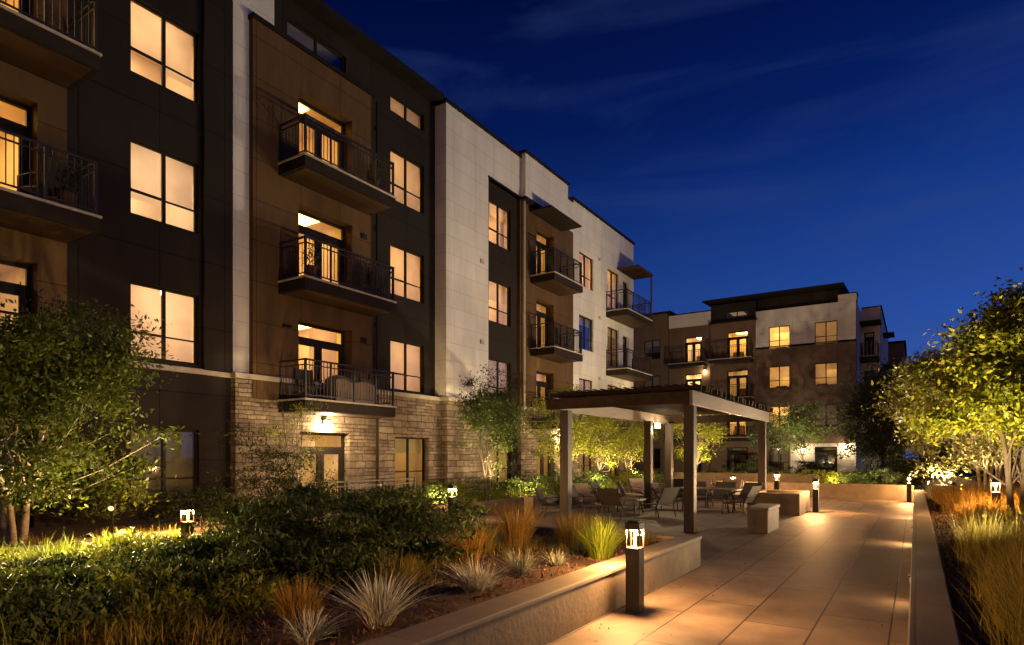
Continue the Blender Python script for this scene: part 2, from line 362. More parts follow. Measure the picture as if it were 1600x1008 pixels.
def balcony(bld, pl, u0, u1, z, out, n0=0., th=.27, h=1.05, gap=.115):
    mb = MB(); pbox(mb, pl, u0, u1, z-th, z, n0, n0+out); s = mb.build('balcony', M['slab'], bld)
    q = MB(); pbox(q, pl, u0+.1, u1-.1, z-th-.015, z-th-.003, n0+.06, n0+out-.1); q.build('soffit', M['soffit'], s)
    q = MB(); pbox(q, pl, u0-.03, u1+.03, z+.003, z+.045, n0, n0+out+.03); q.build('deck_edge', M['cap'], s)
    r = MB(); e = .05; za = z+.045; U0, U1, N1 = u0+e, u1-e, n0+out-e
    for (a, b, c, d) in ((U0, U1, N1, N1), (U0, U0, n0, N1), (U1, U1, n0, N1)):
        along_u = a != b; Ln = (b-a) if along_u else (d-c)
        for zz, hh, w in ((z+h-.04, .04, .025), (z+h-.17, .028, .014), (za+.075, .028, .014)):
            if along_u: pbox(r, pl, a-w, b+w, zz, zz+hh, c-w, c+w)
            else: pbox(r, pl, a-w*.98, a+w*.98, zz+.001, zz+hh-.001, c, d-w-.001)
        k = max(2, int(Ln/gap))
        for i in range(1, k):
            t = i/k; big = along_u and i % max(2, round(k/4)) == 0
            w = .021 if big else .0075
            if along_u: pbox(r, pl, a+Ln*t-w, a+Ln*t+w, za if big else za+.08, z+h-.02, c-w, c+w)
            else: pbox(r, pl, a-w, a+w, za+.08, z+h-.15, c+Ln*t-w, c+Ln*t+w)
    for a in (U0, U1):
        pbox(r, pl, a-.027, a+.027, za, z+h+.003, N1-.027, N1+.027)
        pbox(r, pl, a-.02, a+.02, za, z+h-.005, n0+.01, n0+.05)
    r.build('railing', M['rail'], s)
    return s

def lightobj(kind, name, parent, loc, energy, color, radius=.05, target=None, angle=60, blend=.6):
    l = bpy.data.lights.new(name, kind); l.energy = energy; l.color = color; l.shadow_soft_size = radius
    o = bpy.data.objects.new(name, l); col.objects.link(o); o.parent = parent; o.location = loc
    if kind == 'SPOT':
        l.spot_size = R(angle); l.spot_blend = blend
        o.rotation_euler = (Vector(target)).to_track_quat('-Z', 'Y').to_euler()
    return o

FL = [0., 3.05, 6.12, 9.18]
def wz(i): return (.55, 2.25) if i == 0 else (FL[i]+.72, FL[i]+2.36)
WARM = (1, .72, .40)

def wall_lamp(bld, pl, u, z, n=0., energy=60):
    mb = MB(); pbox(mb, pl, u-.06, u+.06, z-.09, z+.12, n, n+.03); pbox(mb, pl, u-.08, u+.08, z+.10, z+.125, n+.031, n+.2)
    s = mb.build('wall_lamp', M['metal'], bld)
    b = MB(); pbox(b, pl, u-.045, u+.045, z-.06, z+.08, n+.06, n+.15); b.build('bulb', M['sconce'], s)
    p = pl.P(u, z-.12, n+.2)
    lightobj('POINT', 'lamp_glow', s, p, energy, WARM, .05)
    return s

# ---------------- the long apartment building beside the garden
B = tag(empty('apartment_building', (-14.1, 16, 0)), 'long four storey apartment building with white and brown bays, lit windows and stone base', 'building')
class Holder:      # parts keep world coordinates while parented to the building's base point
    pass
def fix_parent(root):
    inv = Matrix.Translation(-Vector(root.location))
    for c in kids(root): c.matrix_parent_inverse = inv

pA = PlaneX(-14.1); pC = PlaneX(-14.0); pD = PlaneX(-13.85); pS = PlaneX(-13.9); pF = PlaneX(-13.6); pF2 = PlaneX(-13.74); pG = PlaneX(-13.35)
# bay A: brown, near camera
Ad = [(3.1, 5.06, FL[i]+.02, FL[i]+2.28) for i in (1, 2, 3)]
wall(B, pA, -3, 5.55, 3.62, 12.6, Ad, M['brown'], .34); wall(B, pA, -3, 5.55, 12.6, 13.9, [], M['dark'])
wall(B, pA, -3, 5.55, 0, 3.55, [(3.1, 5.0, .05, 2.3)], M['dark'], .3)
door(B, pA, 3.1, 5.0, .05, 2.3, 'litdk', .24)
for i, (o, l) in enumerate(zip(Ad, ('litdim', 'lity', 'lity'))): door(B, pA, *o, l, .3)
for i in (1, 2, 3): balcony(B, pA, 2.3, 5.62, FL[i], 1.2)
# bay B: charcoal with paired windows
Bw = [(6.74, 8.26, *wz(i)) for i in range(4)]
wall(B, pA, 5.55, 9.06, 3.62, 13.9, Bw[1:], M['dark'], .12); wall(B, pA, 5.55, 9.06, 0, 3.55, Bw[:1], M['dark'], .12)
for i, o in enumerate(Bw): window(B, pA, *o, FL[i], ('litdk', 'lit', 'lit', 'lit')[i], (.0, 1., (.74,.66), (.62,.74))[i] if i else .97, bmat='blind' if i else 'blindg')
mb = MB(); mb.box(-14.1, -13.98, 8.32, 9.02, 3.66, 13.9); mb.build('charcoal_pier', M['dark'], B)
# bay C: white strip ; bay D: brown balcony bay on stone
wall(B, pC, 9.06, 9.5, 3.68, 13.9, [], M['white'])
wall(B, pA, 9.5, 10.3, 12.4, 13.9, [], M['white'], name='parapet_wall')
Dd = [(10.87, 12.76, FL[i]+.02, FL[i]+2.27) for i in (1, 2, 3)]
wall(B, pD, 9.5, 13.56, 3.68, 12.55, Dd, M['brown'], .38)
for o, l, s in zip(Dd, ('lity', 'lity', 'lity'), ((.42, .96), None, None)): door(B, pD, *o, l, .34, s)
mb = MB(); mb.box(-14.4, -13.78, 9.46, 13.6, 12.55, 12.66); mb.build('coping', M['coplock'], B)
wall(B, pA, 10.3, 13.56, 12.3, 13.9, [(10.7, 12.75, 12.72, 13.42)], M['dark'], .12); window(B, pA, 10.7, 12.75, 12.72, 13.42, 12.1, None, 0, bars=False)
wall(B, pS, 9.06, 13.56, 0, 3.55, [(10.95, 12.7, .05, 2.3)], M['stone'], .3); door(B, pS, 10.95, 12.7, .05, 2.3, 'litdim', .22, (.0, .5))
for i in (1, 2, 3): balcony(B, pD, 10.24, 13.46, FL[i], 1.05)
wall_lamp(B, pS, 11.75, 2.55, 0, 230)
mb = MB(); mb.tube([(-13.72, 13.64, 12.4), (-13.72, 13.64, 3.72)], .045, 8); mb.tube([(-13.72, 13.64, 3.5), (-13.72, 13.64, .2)], .045, 8); mb.build('downspout', M['slab'], B)
# small camera on the brown wall
mb = MB(); mb.box(-13.85, -13.80, 10.36, 10.44, 5.0, 5.08); mb.tube([(-13.79, 10.40, 5.04), (-13.6, 10.46, 5.0)], .035, 8); mb.build('security_camera', M['metal'], B)
# bay E: charcoal, windows and clerestory
Ew = [(14.6, 16.23, *wz(i)) for i in range(4)]; cl = (14.6, 16.23, 12.72, 13.3)
wall(B, pA, 13.56, 17.2, 3.68, 13.9, Ew[1:]+[cl], M['dark'], .12); wall(B, pS, 13.56, 17.2, 0, 3.55, Ew[:1], M['stone'], .3)
for i in (1, 2, 3): window(B, pA, *Ew[i], FL[i], 'lit', ((1., .98), (1., .96), (.97, .99))[i-1])
window(B, pA, *cl, 12.1, 'litdim', 1., bars=False)
window(B, pS, *Ew[0], 0, 'litdim', 1., .2, 'blindg')
# stone cap course
for x, a, b in ((-14.1, -3, 9.0), (-13.9, 9.0, 16.76), (-13.55, 16.76, 19.3), (-13.55, 21.66, 33.85)):
    mb = MB(); mb.box(-14.3, x+.09, a, b, 3.552, 3.676); mb.build('belt_course', M['cap'], B, .008)
# bay F: projecting white block with a charcoal window stripe
wall(B, pF, 16.8, 19.33, 3.68, 13.85, [], M['white'], ret=.6); wall(B, pF, 19.33, 21.6, 12.2, 13.85, [], M['white'])
wall(B, PlaneX(-13.55), 16.8, 19.33, 0, 3.55, [], M['stone'], ret=.6)
Fw = [(19.55, 21.1, *wz(i)) for i in range(4)]
wall(B, pF2, 19.33, 21.6, 0, 12.2, Fw, M['dark'], .12)
for i in range(4): window(B, pF2, *Fw[i], FL[i], ('litdim', 'litdim', 'lit', 'lit')[i], ((1, 1), (.95, .5), (.95, .95), (1., .9))[i], bmat='blindg' if i == 0 else 'blind')
mb = MB(); mb.box(-14.5, -13.53, 16.74, 21.6, 13.85, 13.97); mb.box(-13.74, -13.56, 19.3, 21.62, 12.2, 12.26); mb.build('coping', M['coplock'], B)
# bay G: second brown balcony bay under a white header
Gd = [(22.9, 24.4, FL[i]+.02, FL[i]+2.27) for i in (1, 2, 3)]
wall(B, pF, 21.6, 26.3, 3.68, 12.2, Gd, M['brown'], .38); wall(B, PlaneX(-13.55), 21.6, 26.3, 0, 3.55, [(22.9, 24.4, .05, 2.3)], M['stone'], .3)
wall(B, pG, 21.6, 25.3, 12.22, 14.0, [], M['white'], ret=.9); wall(B, pF, 25.3, 26.3, 12.2, 13.6, [], M['white'])
for o in Gd: door(B, pF, *o, 'lity', .3, (.5, 1.) if o is Gd[0] else None)
door(B, PlaneX(-13.55), 22.9, 24.4, .05, 2.3, 'litdim', .2)
mb = MB(); mb.box(-14.5, -13.28, 21.54, 25.36, 14.0, 14.11); mb.box(-14.5, -13.29, 21.54, 25.36, 12.12, 12.22); mb.build('coping', M['coplock'], B)
mb = MB(); mb.box(-13.59, -12.55, 22.3, 25.1, 11.88, 11.94)
for y in (22.6, 24.8): mb.tube([(-13.58, y, 12.05), (-12.6, y, 11.97)], .03, 6)
mb.build('canopy', M['slab'], B)
for i in (1, 2, 3): balcony(B, pF, 22.4, 25.0, FL[i], 1.15)
wall_lamp(B, PlaneX(-13.55), 24.75, 2.5, 0, 200)
mb = MB(); mb.tube([(-13.5, 21.75, 12.1), (-13.5, 21.75, 3.7)], .05, 8); mb.build('downspout', M['cap'], B)
# bay H: white end with corner balconies
Hw = [(26.9, 28.5, *wz(i)) for i in (1, 2, 3)] + [(30.2, 31.7, FL[i]+.3, FL[i]+2.36) for i in (1, 2, 3)]; Hd = [(32.25, 33.1, FL[i]+.05, FL[i]+2.2) for i in (1, 2, 3)]
wall(B, pF, 26.3, 33.8, 3.68, 13.75, Hw+Hd, M['white'], .14, .6); wall(B, PlaneX(-13.55), 26.3, 33.8, 0, 3.55, [(27, 28.5, .55, 2.3), (30.2, 31.7, .55, 2.3)], M['stone'], .3)
for k, o in enumerate(Hw): window(B, pF, *o, FL[k % 3+1], ('litdim', 'litdk', 'lit', 'litdim', 'litdim', 'lit')[k], (.0, .25, 1., .0, .2, (1., .96))[k])
for o in Hd: door(B, pF, *o, 'litdk', .16)
for a in (27, 30.2): window(B, PlaneX(-13.55), a, a+1.5, .55, 2.3, 0, 'litdim', .9, .2, 'blindg')
mb = MB(); mb.box(-14.5, -13.53, 26.2, 33.86, 13.75, 13.87); mb.box(-14.5, -13.53, 25.36, 26.2, 13.6, 13.72); mb.build('coping', M['coplock'], B)
for i in (1, 2, 3): balcony(B, pF, 30.0, 33.6, FL[i], 1.2, gap=.16)
mb = MB(); mb.box(-13.59, -12.35, 31.4, 33.65, 11.75, 11.81)
for y in np.linspace(31.5, 33.5, 9): mb.box(-13.5, -12.38, y-.03, y+.03, 11.65, 11.745)
mb.tube([(-12.45, 33.55, 9.23), (-12.45, 33.55, 11.65)], .05, 8); mb.build('canopy', M['soffit'], B)
for pl_, u_, zs_ in ((pA, 8.75, (6.0, 9.0, 12.0)), (pD, 13.2, (5.1, 8.2)), (pA, 14.0, (5.7, 8.7, 11.8)), (pF, 18.9, (5.9, 8.9)), (pF, 29.2, (5.6, 8.7, 11.7))):
    for z_ in zs_:
        mb = MB(); pbox(mb, pl_, u_-.11, u_+.11, z_-.08, z_+.08, .002, .03)
        for k_ in range(4): pbox(mb, pl_, u_-.09, u_+.09, z_-.065+k_*.035, z_-.05+k_*.035, .031, .05)
        mb.build('wall_vent', M['slab'] if pl_ in (pA, pD) else M['cap'], B)
# roof, eave and solid body
mb = MB(); mb.box(-30, -13.62, -3.2, 16.73, 13.9, 14.1); mb.box(-30, -14.52, 16.73, 33.8, 13.3, 13.5); mb.build('roof', M['coplock'], B)
mb = MB(); mb.box(-30, -17.6, -3, 33.75, 0, 13.2); mb.box(-17.6, -14.11, 33.4, 33.76, 0, 13.3); mb.box(-17.6, -14.11, -3, -2.8, 0, 13.3); mb.build('rear_wall', M['brown'], B)
fix_parent(B)

# ---------------- the building across the end of the court
W = tag(empty('apartment_building', (-11, 51, 0)), 'brown and white apartment block closing the far end of the court', 'building')
q0 = PlaneY(51.35); q1 = PlaneY(51.15); q2 = PlaneY(50.8); q3 = PlaneY(51.0)
o0 = [(-19.7, -18.25, *wz(i)) for i in range(4)]
wall(W, q0, -24, -17.4, 0, 13.7, o0, M['fbrown'], .12)
for i, o in enumerate(o0): window(W, q0, *o, FL[i], (None, 'litdk', None, None)[i], (.0, .0, .5, .3)[i])
d1 = [(-16.1, -14.7, FL[i]+.02, FL[i]+2.27) for i in (1, 2, 3)]
wall(W, q1, -17.4, -13.9, 0, 12.3, d1+[(-16.1, -14.7, .1, 2.3)], M['fbrown'], .3); wall(W, PlaneY(51.05), -17.4, -13.9, 12.3, 13.35, [], M['fwhite'])
for o, l in zip(d1, ('lity', 'lit', 'lit')): door(W, q1, *o, l, .26)
d2 = [(-12.6, -11.0, FL[i]+.02, FL[i]+2.27) for i in (1, 2, 3)]
wall(W, q2, -13.9, -10.45, 0, 12.2, d2+[(-12.6, -11.0, .1, 2.3)], M['fbrown'], .3)
for o, l in zip(d2, ('lity', 'litdim', 'lity')): door(W, q2, *o, l, .26)
for p, a in ((q1, -16.1), (q2, -12.6)): door(W, p, a, a+(1.4 if p is q1 else 1.6), .1, 2.3, 'litdk', .26)
wall(W, PlaneY(51.0), -13.9, -10.45, 12.3, 13.75, [(-12.75, -11.0, 12.55, 13.1)], M['dark'], .12); window(W, PlaneY(51.0), -12.75, -11.0, 12.55, 13.1, 12.0, 'litdk', 0, bars=False)
mb = MB(); mb.box(-14.0, -10.35, 50.6, 51.3, 12.2, 12.3); mb.box(-24, -17.3, 51.2, 55, 13.7, 13.85); mb.box(-17.45, -13.9, 50.98, 52, 13.35, 13.43); mb.build('coping', M['coplock'], W)
for i in (1, 2, 3):
    balcony(W, q1, -17.2, -14.3, FL[i], .9, gap=.15); balcony(W, q2, -13.75, -10.55, FL[i], 1.1, gap=.15)
wall_lamp(W, q1, -14.4, 8.55, 0, 45)
o3 = [(a, a+1.5, *wz(i)) for a in (-9.5, -6.3) for i in (1, 2, 3)]
wall(W, q3, -10.45, -3.6, 10.04, 12.85, [o for o in o3 if o[2] > 9.8], M['fwhite'], .12)
# upper windows start below the white band, so the brown band carries their sills
wall(W, q3, -10.45, -3.6, 3.5, 10.04, [o for o in o3 if o[2] < 9.8]+[(o[0], o[1], o[2], 10.04) for o in o3 if o[2] > 9.8], M['fbrown'], .12) if False else \
wall(W, q3, -10.45, -3.6, 3.5, 9.86, [o for o in o3 if o[2] < 9.8], M['fbrown'], .12)
wall(W, q3, -10.45, -3.6, 9.86, 10.04, [(o[0], o[1], 9.861, 10.039) for o in o3 if o[2] > 9.8], M['fbrown'], .12)
for k, o in enumerate(o3): window(W, q3, *o, FL[k % 3+1], ('lit', 'lit', 'lit', 'litdk', 'litdim', 'litdim')[k], ((.5, .7), (.7, .55), (.28, .3), .9, (.6, .3), .95)[k])
wall(W, q3, -10.45, -7.95, 0, 3.5, [(-9.5, -8.1, .5, 2.3)], M['fbrown'], .12); window(W, q3, -9.5, -8.1, .5, 2.3, 0, 'litdk', .3)
wall(W, q3, -7.95, -3.6, 0, 2.55, [(-6.3, -4.8, .05, 2.3)], M['fwhite'], .15); door(W, q3, -6.3, -4.8, .05, 2.3, 'litdk', .12); wall(W, q3, -7.95, -3.6, 2.55, 3.5, [], M['fbrown'])
wall_lamp(W, q3, -7.1, 2.35, 0, 130); wall_lamp(W, q3, -4.2, 2.35, 0, 130)
wall(W, PlaneY(50.97), -4.75, -3.57, 12.85, 13.35, [], M['fwhite'], ret=1.2, name='parapet_wall'); mb = MB(); mb.box(-4.8, -3.52, 50.92, 52.3, 13.35, 13.42); mb.build('coping', M['coplock'], W)
mb = MB(); mb.quad((-3.6,51,0), (-3.6,56,0), (-3.6,56,12.85), (-3.6,51,12.85)); mb.quad((-2.3,56,0), (-2.3,72,0), (-2.3,72,13.2), (-2.3,56,13.2)); mb.build('wall', M['fwhite'], W)
wall(W, PlaneY(56), -3.6, -2.3, 0, 13.2, [(-3.4, -2.7, 9.2, 11.3), (-3.4, -2.7, 6.14, 8.3)], M['fwhite'], .1); 
for i in (2, 3): door(W, PlaneY(56), -3.4, -2.7, FL[i]+.02, FL[i]+2.12, 'litdk', .08); balcony(W, PlaneY(56), -3.55, -2.35, FL[i], 1.8, gap=.15)
mb = MB(); mb.box(-3.58, -2.2, 53.9, 55.98, 11.75, 11.83); mb.box(-2.3, -1.5, 60, 62.5, 11.75, 11.83); mb.box(-2.3, -1.5, 60, 62.5, 8.9, 9.18); mb.box(-2.3, -1.5, 60, 62.5, 5.85, 6.12); mb.build('canopy', M['slab'], W)
mb = MB(); mb.box(-3.6, -2.2, 55.95, 72, 13.2, 13.28); mb.build('coping', M['coplock'], W)
# mono-pitch dark roof with deep overhang, set over a recessed attic wall
mb = MB(); mb.quad((-14.3,49.9,13.85), (-4.3,49.9,13.85), (-4.3,58,14.3), (-14.3,58,14.3)); mb.quad((-14.3,49.9,13.98), (-4.3,49.9,13.98), (-4.3,58,14.43), (-14.3,58,14.43))
mb.quad((-14.3,49.9,13.85), (-4.3,49.9,13.85), (-4.3,49.9,13.98), (-14.3,49.9,13.98)); mb.quad((-4.3,49.9,13.85), (-4.3,58,14.3), (-4.3,58,14.43), (-4.3,49.9,13.98)); mb.quad((-14.3,49.9,13.85), (-14.3,58,14.3), (-14.3,58,14.43), (-14.3,49.9,13.98))
mb.build('roof', M['coplock'], W)
mb = MB(); mb.box(-10.45, -4.5, 51.5, 57, 12.7, 13.9); mb.build('attic_wall', M['dark'], W)
mb = MB(); mb.box(-24, -3.62, 54.5, 72, 0, 12.6); mb.box(-3.62, -2.32, 56.5, 72, 0, 13.1); mb.build('rear_wall', M['fbrown'], W)
fix_parent(W)
# a further wing glimpsed past its corner
V = tag(empty('apartment_wing', (-2, 80, 0)), 'distant brown wing with dark flat roof glimpsed past the corner of the far block', 'building')
wall(V, PlaneY(80), -6, -1.1, 0, 14.0, [(-2.2, -1.2, 9.6, 11.4), (-2.2, -1.2, 6.5, 8.3)], M['fbrown'], .12)
for z in (9.6, 6.5): window(V, PlaneY(80), -2.2, -1.2, z, z+1.8, z-.7, 'litdim', 1.)
mb = MB(); mb.quad((-1.1,80,0), (-1.1,95,0), (-1.1,95,14.0), (-1.1,80,14.0)); mb.build('wall', M['fbrown'], V)
mb = MB(); mb.box(-6.5, -.9, 79.7, 95, 14.0, 14.15); mb.build('roof', M['coplock'], V)
fix_parent(V)

# ------------------------------------------------------------------ ground, paving, beds
def sheet(name, mat, x0, x1, y0, y1, z, nx=2, ny=2, amp=0., kind='structure', seed=0, freq=.9):
    g = np.random.default_rng(seed); ph = g.uniform(0, 6.28, (6, 3))
    xs = np.linspace(x0, x1, nx); ys = np.linspace(y0, y1, ny); v = []
    for y in ys:
        for x in xs:
            h = 0
            if amp and x0 < x < x1 and y0 < y < y1:
                for k in range(6): h += math.sin(x*freq*(1+k*.7)*math.cos(ph[k][2])+y*freq*(1+k*.7)*math.sin(ph[k][2])+ph[k][0])/(1+k*.6)
            v.append((x, y, z+amp*h*.4))
    f = np.array([(j*nx+i, j*nx+i+1, (j+1)*nx+i+1, (j+1)*nx+i) for j in range(ny-1) for i in range(nx-1)])
    o = np_obj(name, np.array(v), f, mat); o['kind'] = kind; return o
sheet('ground', M['ground'], -400, 400, -400, 500, -.05)
sheet('paving', M['paver'], -10.05, -.02, -7, 26.92, 0.)
sheet('garden_soil', M['soil'], -8.75, -2.98, -5, 9.07, .36, 60, 130, .05, seed=3)
sheet('garden_soil', M['soil'], -14.15, -10.3, -5, 34, .28, 30, 220, .05, seed=4)
sheet('garden_soil', M['soil'], .26, 16, -5, 48, .34, 60, 200, .06, seed=5)
sheet('garden_soil', M['soil'], -13.6, .26, 27.2, 50.9, .36, 60, 100, .06, seed=6)

def lowwall(name, label, cat, boxes, mat='concrete', cop=None, bevel=.012):
    x = [(b[0]+b[1])/2 for b in boxes][0]; y = [(b[2]+b[3])/2 for b in boxes][0]
    e = tag(empty(name, (x, y, 0)), label, cat)
    mb = MB()
    for b in boxes: mb.box(*b)
    o = mb.build('wall_body', M[mat], e, bevel)
    if cop:
        mb = MB()
        for b in cop: mb.box(*b)
        mb.build('coping', M['coping'], e, bevel)
    fix_parent(e); return e
lowwall('planter_wall', 'concrete planter wall edging the garden bed beside the walkway, turning along the patio', 'planter wall',
        [(-2.98,-2.70,-5,9.35,-.04,.40), (-8.75,-2.985,9.07,9.35,-.04,.40)], cop=[(-2.99,-2.68,-5,9.365,.402,.45), (-8.75,-2.993,9.055,9.365,.402,.45)])
curb = lowwall('planter_wall', 'long straight concrete curb wall between the walkway and the tall grasses', 'planter wall', [(-.035,.235,-5,26.2,-.04,.38)], cop=[(-.045,.245,-5,26.215,.382,.44)])
lowwall('planter_wall', 'low concrete retaining wall below the multi stemmed tree and dark ground floor window', 'planter wall', [(-10.28,-10.06,-5,9.6,-.04,.44)])
lowwall('planter_wall', 'low concrete wall between the patio and the lit trees by the building', 'planter wall', [(-10.28,-10.06,12.2,27,-.04,.36)])
lowwall('planter_wall', 'broad concrete wall closing the far end of the walkway below round shrubs', 'planter wall', [(-7.2,-.05,26.95,27.2,-.04,.57)])
lowwall('planter_wall', 'taller concrete wall standing behind the fire pit and lantern', 'planter wall', [(-9.8,-3.4,29.5,29.8,-.04,.85)])
lowwall('planter_wall', 'concrete seat wall behind the lounge chairs under the pergola', 'planter wall', [(-9.2,-8.9,14.8,23.5,-.04,.5), (-8.895,-5.2,23.2,23.5,-.04,.5)])
lowwall('concrete_bench', 'small concrete block seat beside the pergola post at the walkway edge', 'bench', [(-3.03,-2.61,13.91,15.19,0.002,.478)], cop=[(-3.05,-2.59,13.89,15.21,.481,.55)], bevel=.015)
e = tag(empty('fire_pit', (-3.36, 19.5, 0)), 'rectangular concrete fire pit with dark recessed top beside the walkway', 'fire pit')
mb = MB(); mb.box(-4.05,-2.67,18.6,18.82,.002,.6); mb.box(-4.05,-2.67,20.28,20.5,.002,.6); mb.box(-4.05,-3.83,18.823,20.277,.002,.6); mb.box(-2.89,-2.67,18.823,20.277,.002,.6); mb.build('surround', M['concrete'], e, .015)
mb = MB(); mb.box(-3.828,-2.892,18.825,20.275,.3,.5); mb.build('fire_bed', M['coplock'], e); fix_parent(e)

# ------------------------------------------------------------------ vegetation builders
def leaf_quads(rng, c, size, up=.35, slim=.42):
    n = len(c)
    a = rng.normal(size=(n, 3)); a[:, 2] -= .15; a /= np.linalg.norm(a, axis=1)[:, None]
    t = rng.normal(size=(n, 3)); t[:, 2] += up*3; b = np.cross(a, t); b /= np.linalg.norm(b, axis=1)[:, None]+1e-9
    nn = np.cross(a, b); L = (size*rng.uniform(.6, 1.35, n))[:, None]; w = L*slim
    v = np.stack([c-a*L*.5, c+b*w*.5+nn*w*.18-a*L*.06, c+a*L*.5, c-b*w*.5+nn*w*.18-a*L*.06], 1).reshape(-1, 3)
    return v, np.arange(n*4).reshape(n, 4)

def crown_points(rng, n_cl, per, rx, ry, rz, spread, hollow=.35, lump=.22):
    d = rng.normal(size=(n_cl, 3)); d /= np.linalg.norm(d, axis=1)[:, None]
    k = rng.normal(size=(7, 3)); k /= np.linalg.norm(k, axis=1)[:, None]; am = rng.uniform(-1, 1, 7)
    out = 1+lump*(np.clip(d@k.T, 0, 1)**3@am)*1.5
    r = (hollow+(1-hollow)*rng.random(n_cl)**.6)*out
    cc = d*r[:, None]*np.array([rx, ry, rz])
    sp = spread*rng.uniform(.6, 1.3, n_cl)
    pts = [cc[i]+rng.normal(size=(int(per*rng.uniform(.5, 1.5)), 3))*sp[i]*np.array([1, 1, .55]) for i in range(n_cl)]
    return cc, np.concatenate(pts)

def tree(label, loc, h, rx, rz, leaf='leafG', bark='bark', n_cl=70, per=90, size=.075, spread=.22, stems=1, seed=1, trunk_r=.06, group=None, ry=None, cz=None, lean=(0,0), hollow=.35, lump=.4):
    rng = np.random.default_rng(seed); ry = ry or rx; cz = cz if cz is not None else h-rz
    e = tag(empty('tree', loc), label, 'tree', group)
    cc, pts = crown_points(rng, n_cl, per, rx, ry, rz, spread, hollow, lump)
    off = np.array([lean[0], lean[1], cz]); cc = cc+off; pts = pts+off; pts = pts[pts[:, 2] > .12]
    mb = MB(); tops = []
    for s in range(stems):
        a = 6.28*s/stems+rng.random(); fan = (.0 if stems == 1 else .55)*rx*.6; b0 = .06*(stems > 1)
        top = off+np.array([math.cos(a)*fan, math.sin(a)*fan, rz*.35]); base = np.array([math.cos(a)*b0, math.sin(a)*b0, -.1])
        P = []; k = 9
        for i in range(k):
            t = i/(k-1); p = base+(top-base)*np.array([t**1.3, t**1.3, t])+rng.normal(size=3)*np.array([.04, .04, 0])*(0 < i); P.append(p)
        rr = [trunk_r*(1.25 if i == 0 else 1)*(1-.8*i/(k-1)) for i in range(k)]
        mb.tube(P, rr, 7); tops.append((P, rr))
    for i, c in enumerate(cc[:60]):
        P, rr = tops[rng.integers(len(tops))]
        j = int(np.clip(2+rng.random()*6, 2, 8)); 
        while j > 2 and P[j][2] > c[2]-.05: j -= 1
        p0 = P[j]; mid = (p0+c)/2+np.array([0, 0, -.08])+rng.normal(size=3)*.06
        mb.tube([p0, mid, c], [rr[j]*.45, max(.006, rr[j]*.25), .004], 4, False)
    mb.build('trunk', M[bark], e, smooth=True)
    v, f = leaf_quads(rng, pts, size); np_obj('crown', v, f, M[leaf], e)
    return e

def shrub(label, loc, rx, ry, rz, leaf='leafD', n_cl=60, per=80, size=.07, seed=1, spread=.16, group=None, cat='shrub', name='shrub', slim=.42):
    rng = np.random.default_rng(seed)
    cc, pts = crown_points(rng, n_cl, per, rx, ry, rz, spread, .35, .6)
    pts[:, 2] = pts[:, 2]*.62+rz*.6; pts = pts[pts[:, 2] > 0]
    v, f = leaf_quads(rng, pts, size, slim=slim); o = np_obj(name, v, f, M[leaf], loc=loc)
    st = MB()
    for c in cc[::4]: st.tube([(c[0]*.1, c[1]*.1, -.02), (c[0]*.6, c[1]*.6, max(.05, c[2]*.3+rz*.35)), (c[0], c[1], max(.1, c[2]*.62+rz*.6))], [.012, .008, .003], 4, False)
    st.build('stems', M['bark'], o)
    return tag(o, label, cat, group)

def blades(rng, base, h, lean, width, droop=.35, az=None):
    n = len(base)
    az = rng.uniform(0, 2*math.pi, n) if az is None else az
    hh = h*rng.uniform(.5, 1.12, n); ln = lean*(.15+1.5*rng.random(n)**1.4); dr = np.stack([np.cos(az), np.sin(az), np.zeros(n)], 1)
    sd = np.stack([-np.sin(az), np.cos(az), np.zeros(n)], 1)
    tw = rng.normal(size=n)*.5; sd = sd*np.cos(tw)[:, None]+dr*np.sin(tw)[:, None]
    V = []
    for t, wf in ((0, .8), (.4, 1.), (.75, .7), (1., .08)):
        p = base+dr*(ln*hh*(t**1.7))[:, None]+np.array([0, 0, 1.])*(hh*(t-droop*ln*t*t*.55))[:, None]
        w = width*wf*rng.uniform(.8, 1.2, n)[:, None]*.5
        V += [p-sd*w, p+sd*w]
    v = np.stack(V, 1).reshape(-1, 3); k = np.arange(n)[:, None]*8
    f = np.concatenate([k+np.array([[0,1,3,2]]), k+np.array([[2,3,5,4]]), k+np.array([[4,5,7,6]])])
    return v, f

def tuft(label, loc, h, r, mat, n=260, lean=.55, width=.008, droop=.5, seed=1, group=None, cat='grass tuft', name='ornamental_grass'):
    rng = np.random.default_rng(seed)
    a = rng.uniform(0, 6.283, n); q = r*np.sqrt(rng.random(n)); base = np.stack([np.cos(a)*q, np.sin(a)*q, np.full(n, -.03)], 1)
    v, f = blades(rng, base, h, lean, width, droop, a+rng.normal(size=n)*.5)
    o = np_obj(name, v, f, M[mat], loc=loc)
    return tag(o, label, cat, group)

def mass(name, label_kind, mat, area, n, h, lean, width, z, seed, droop=.4, clump=.0):
    """ground cover nobody could count: one object"""
    rng = np.random.default_rng(seed); xs, ys = [], []
    x0, x1, y0, y1 = area
    P = np.stack([rng.uniform(x0, x1, n), rng.uniform(y0, y1, n), np.full(n, z-.04)], 1)
    if clump:
        k = max(4, int((x1-x0)*(y1-y0)*clump)); C = np.stack([rng.uniform(x0, x1, k), rng.uniform(y0, y1, k)], 1)
        if name == 'tall_grass': C = C[~((C[:, 1] > 12.9) & (C[:, 1] < 14.6) & (C[:, 0] < 1.9))]; k = len(C)
        i = rng.integers(k, size=n)
        P[:, :2] = C[i]+rng.normal(size=(n, 2))*.11
        hs = rng.uniform(.65, 1.2, k)[i]
    else: hs = np.ones(n)
    v, f = blades(rng, P, h*hs, lean, width, droop)
    o = np_obj(name, v, f, M[mat]); o['kind'] = 'stuff'; return o

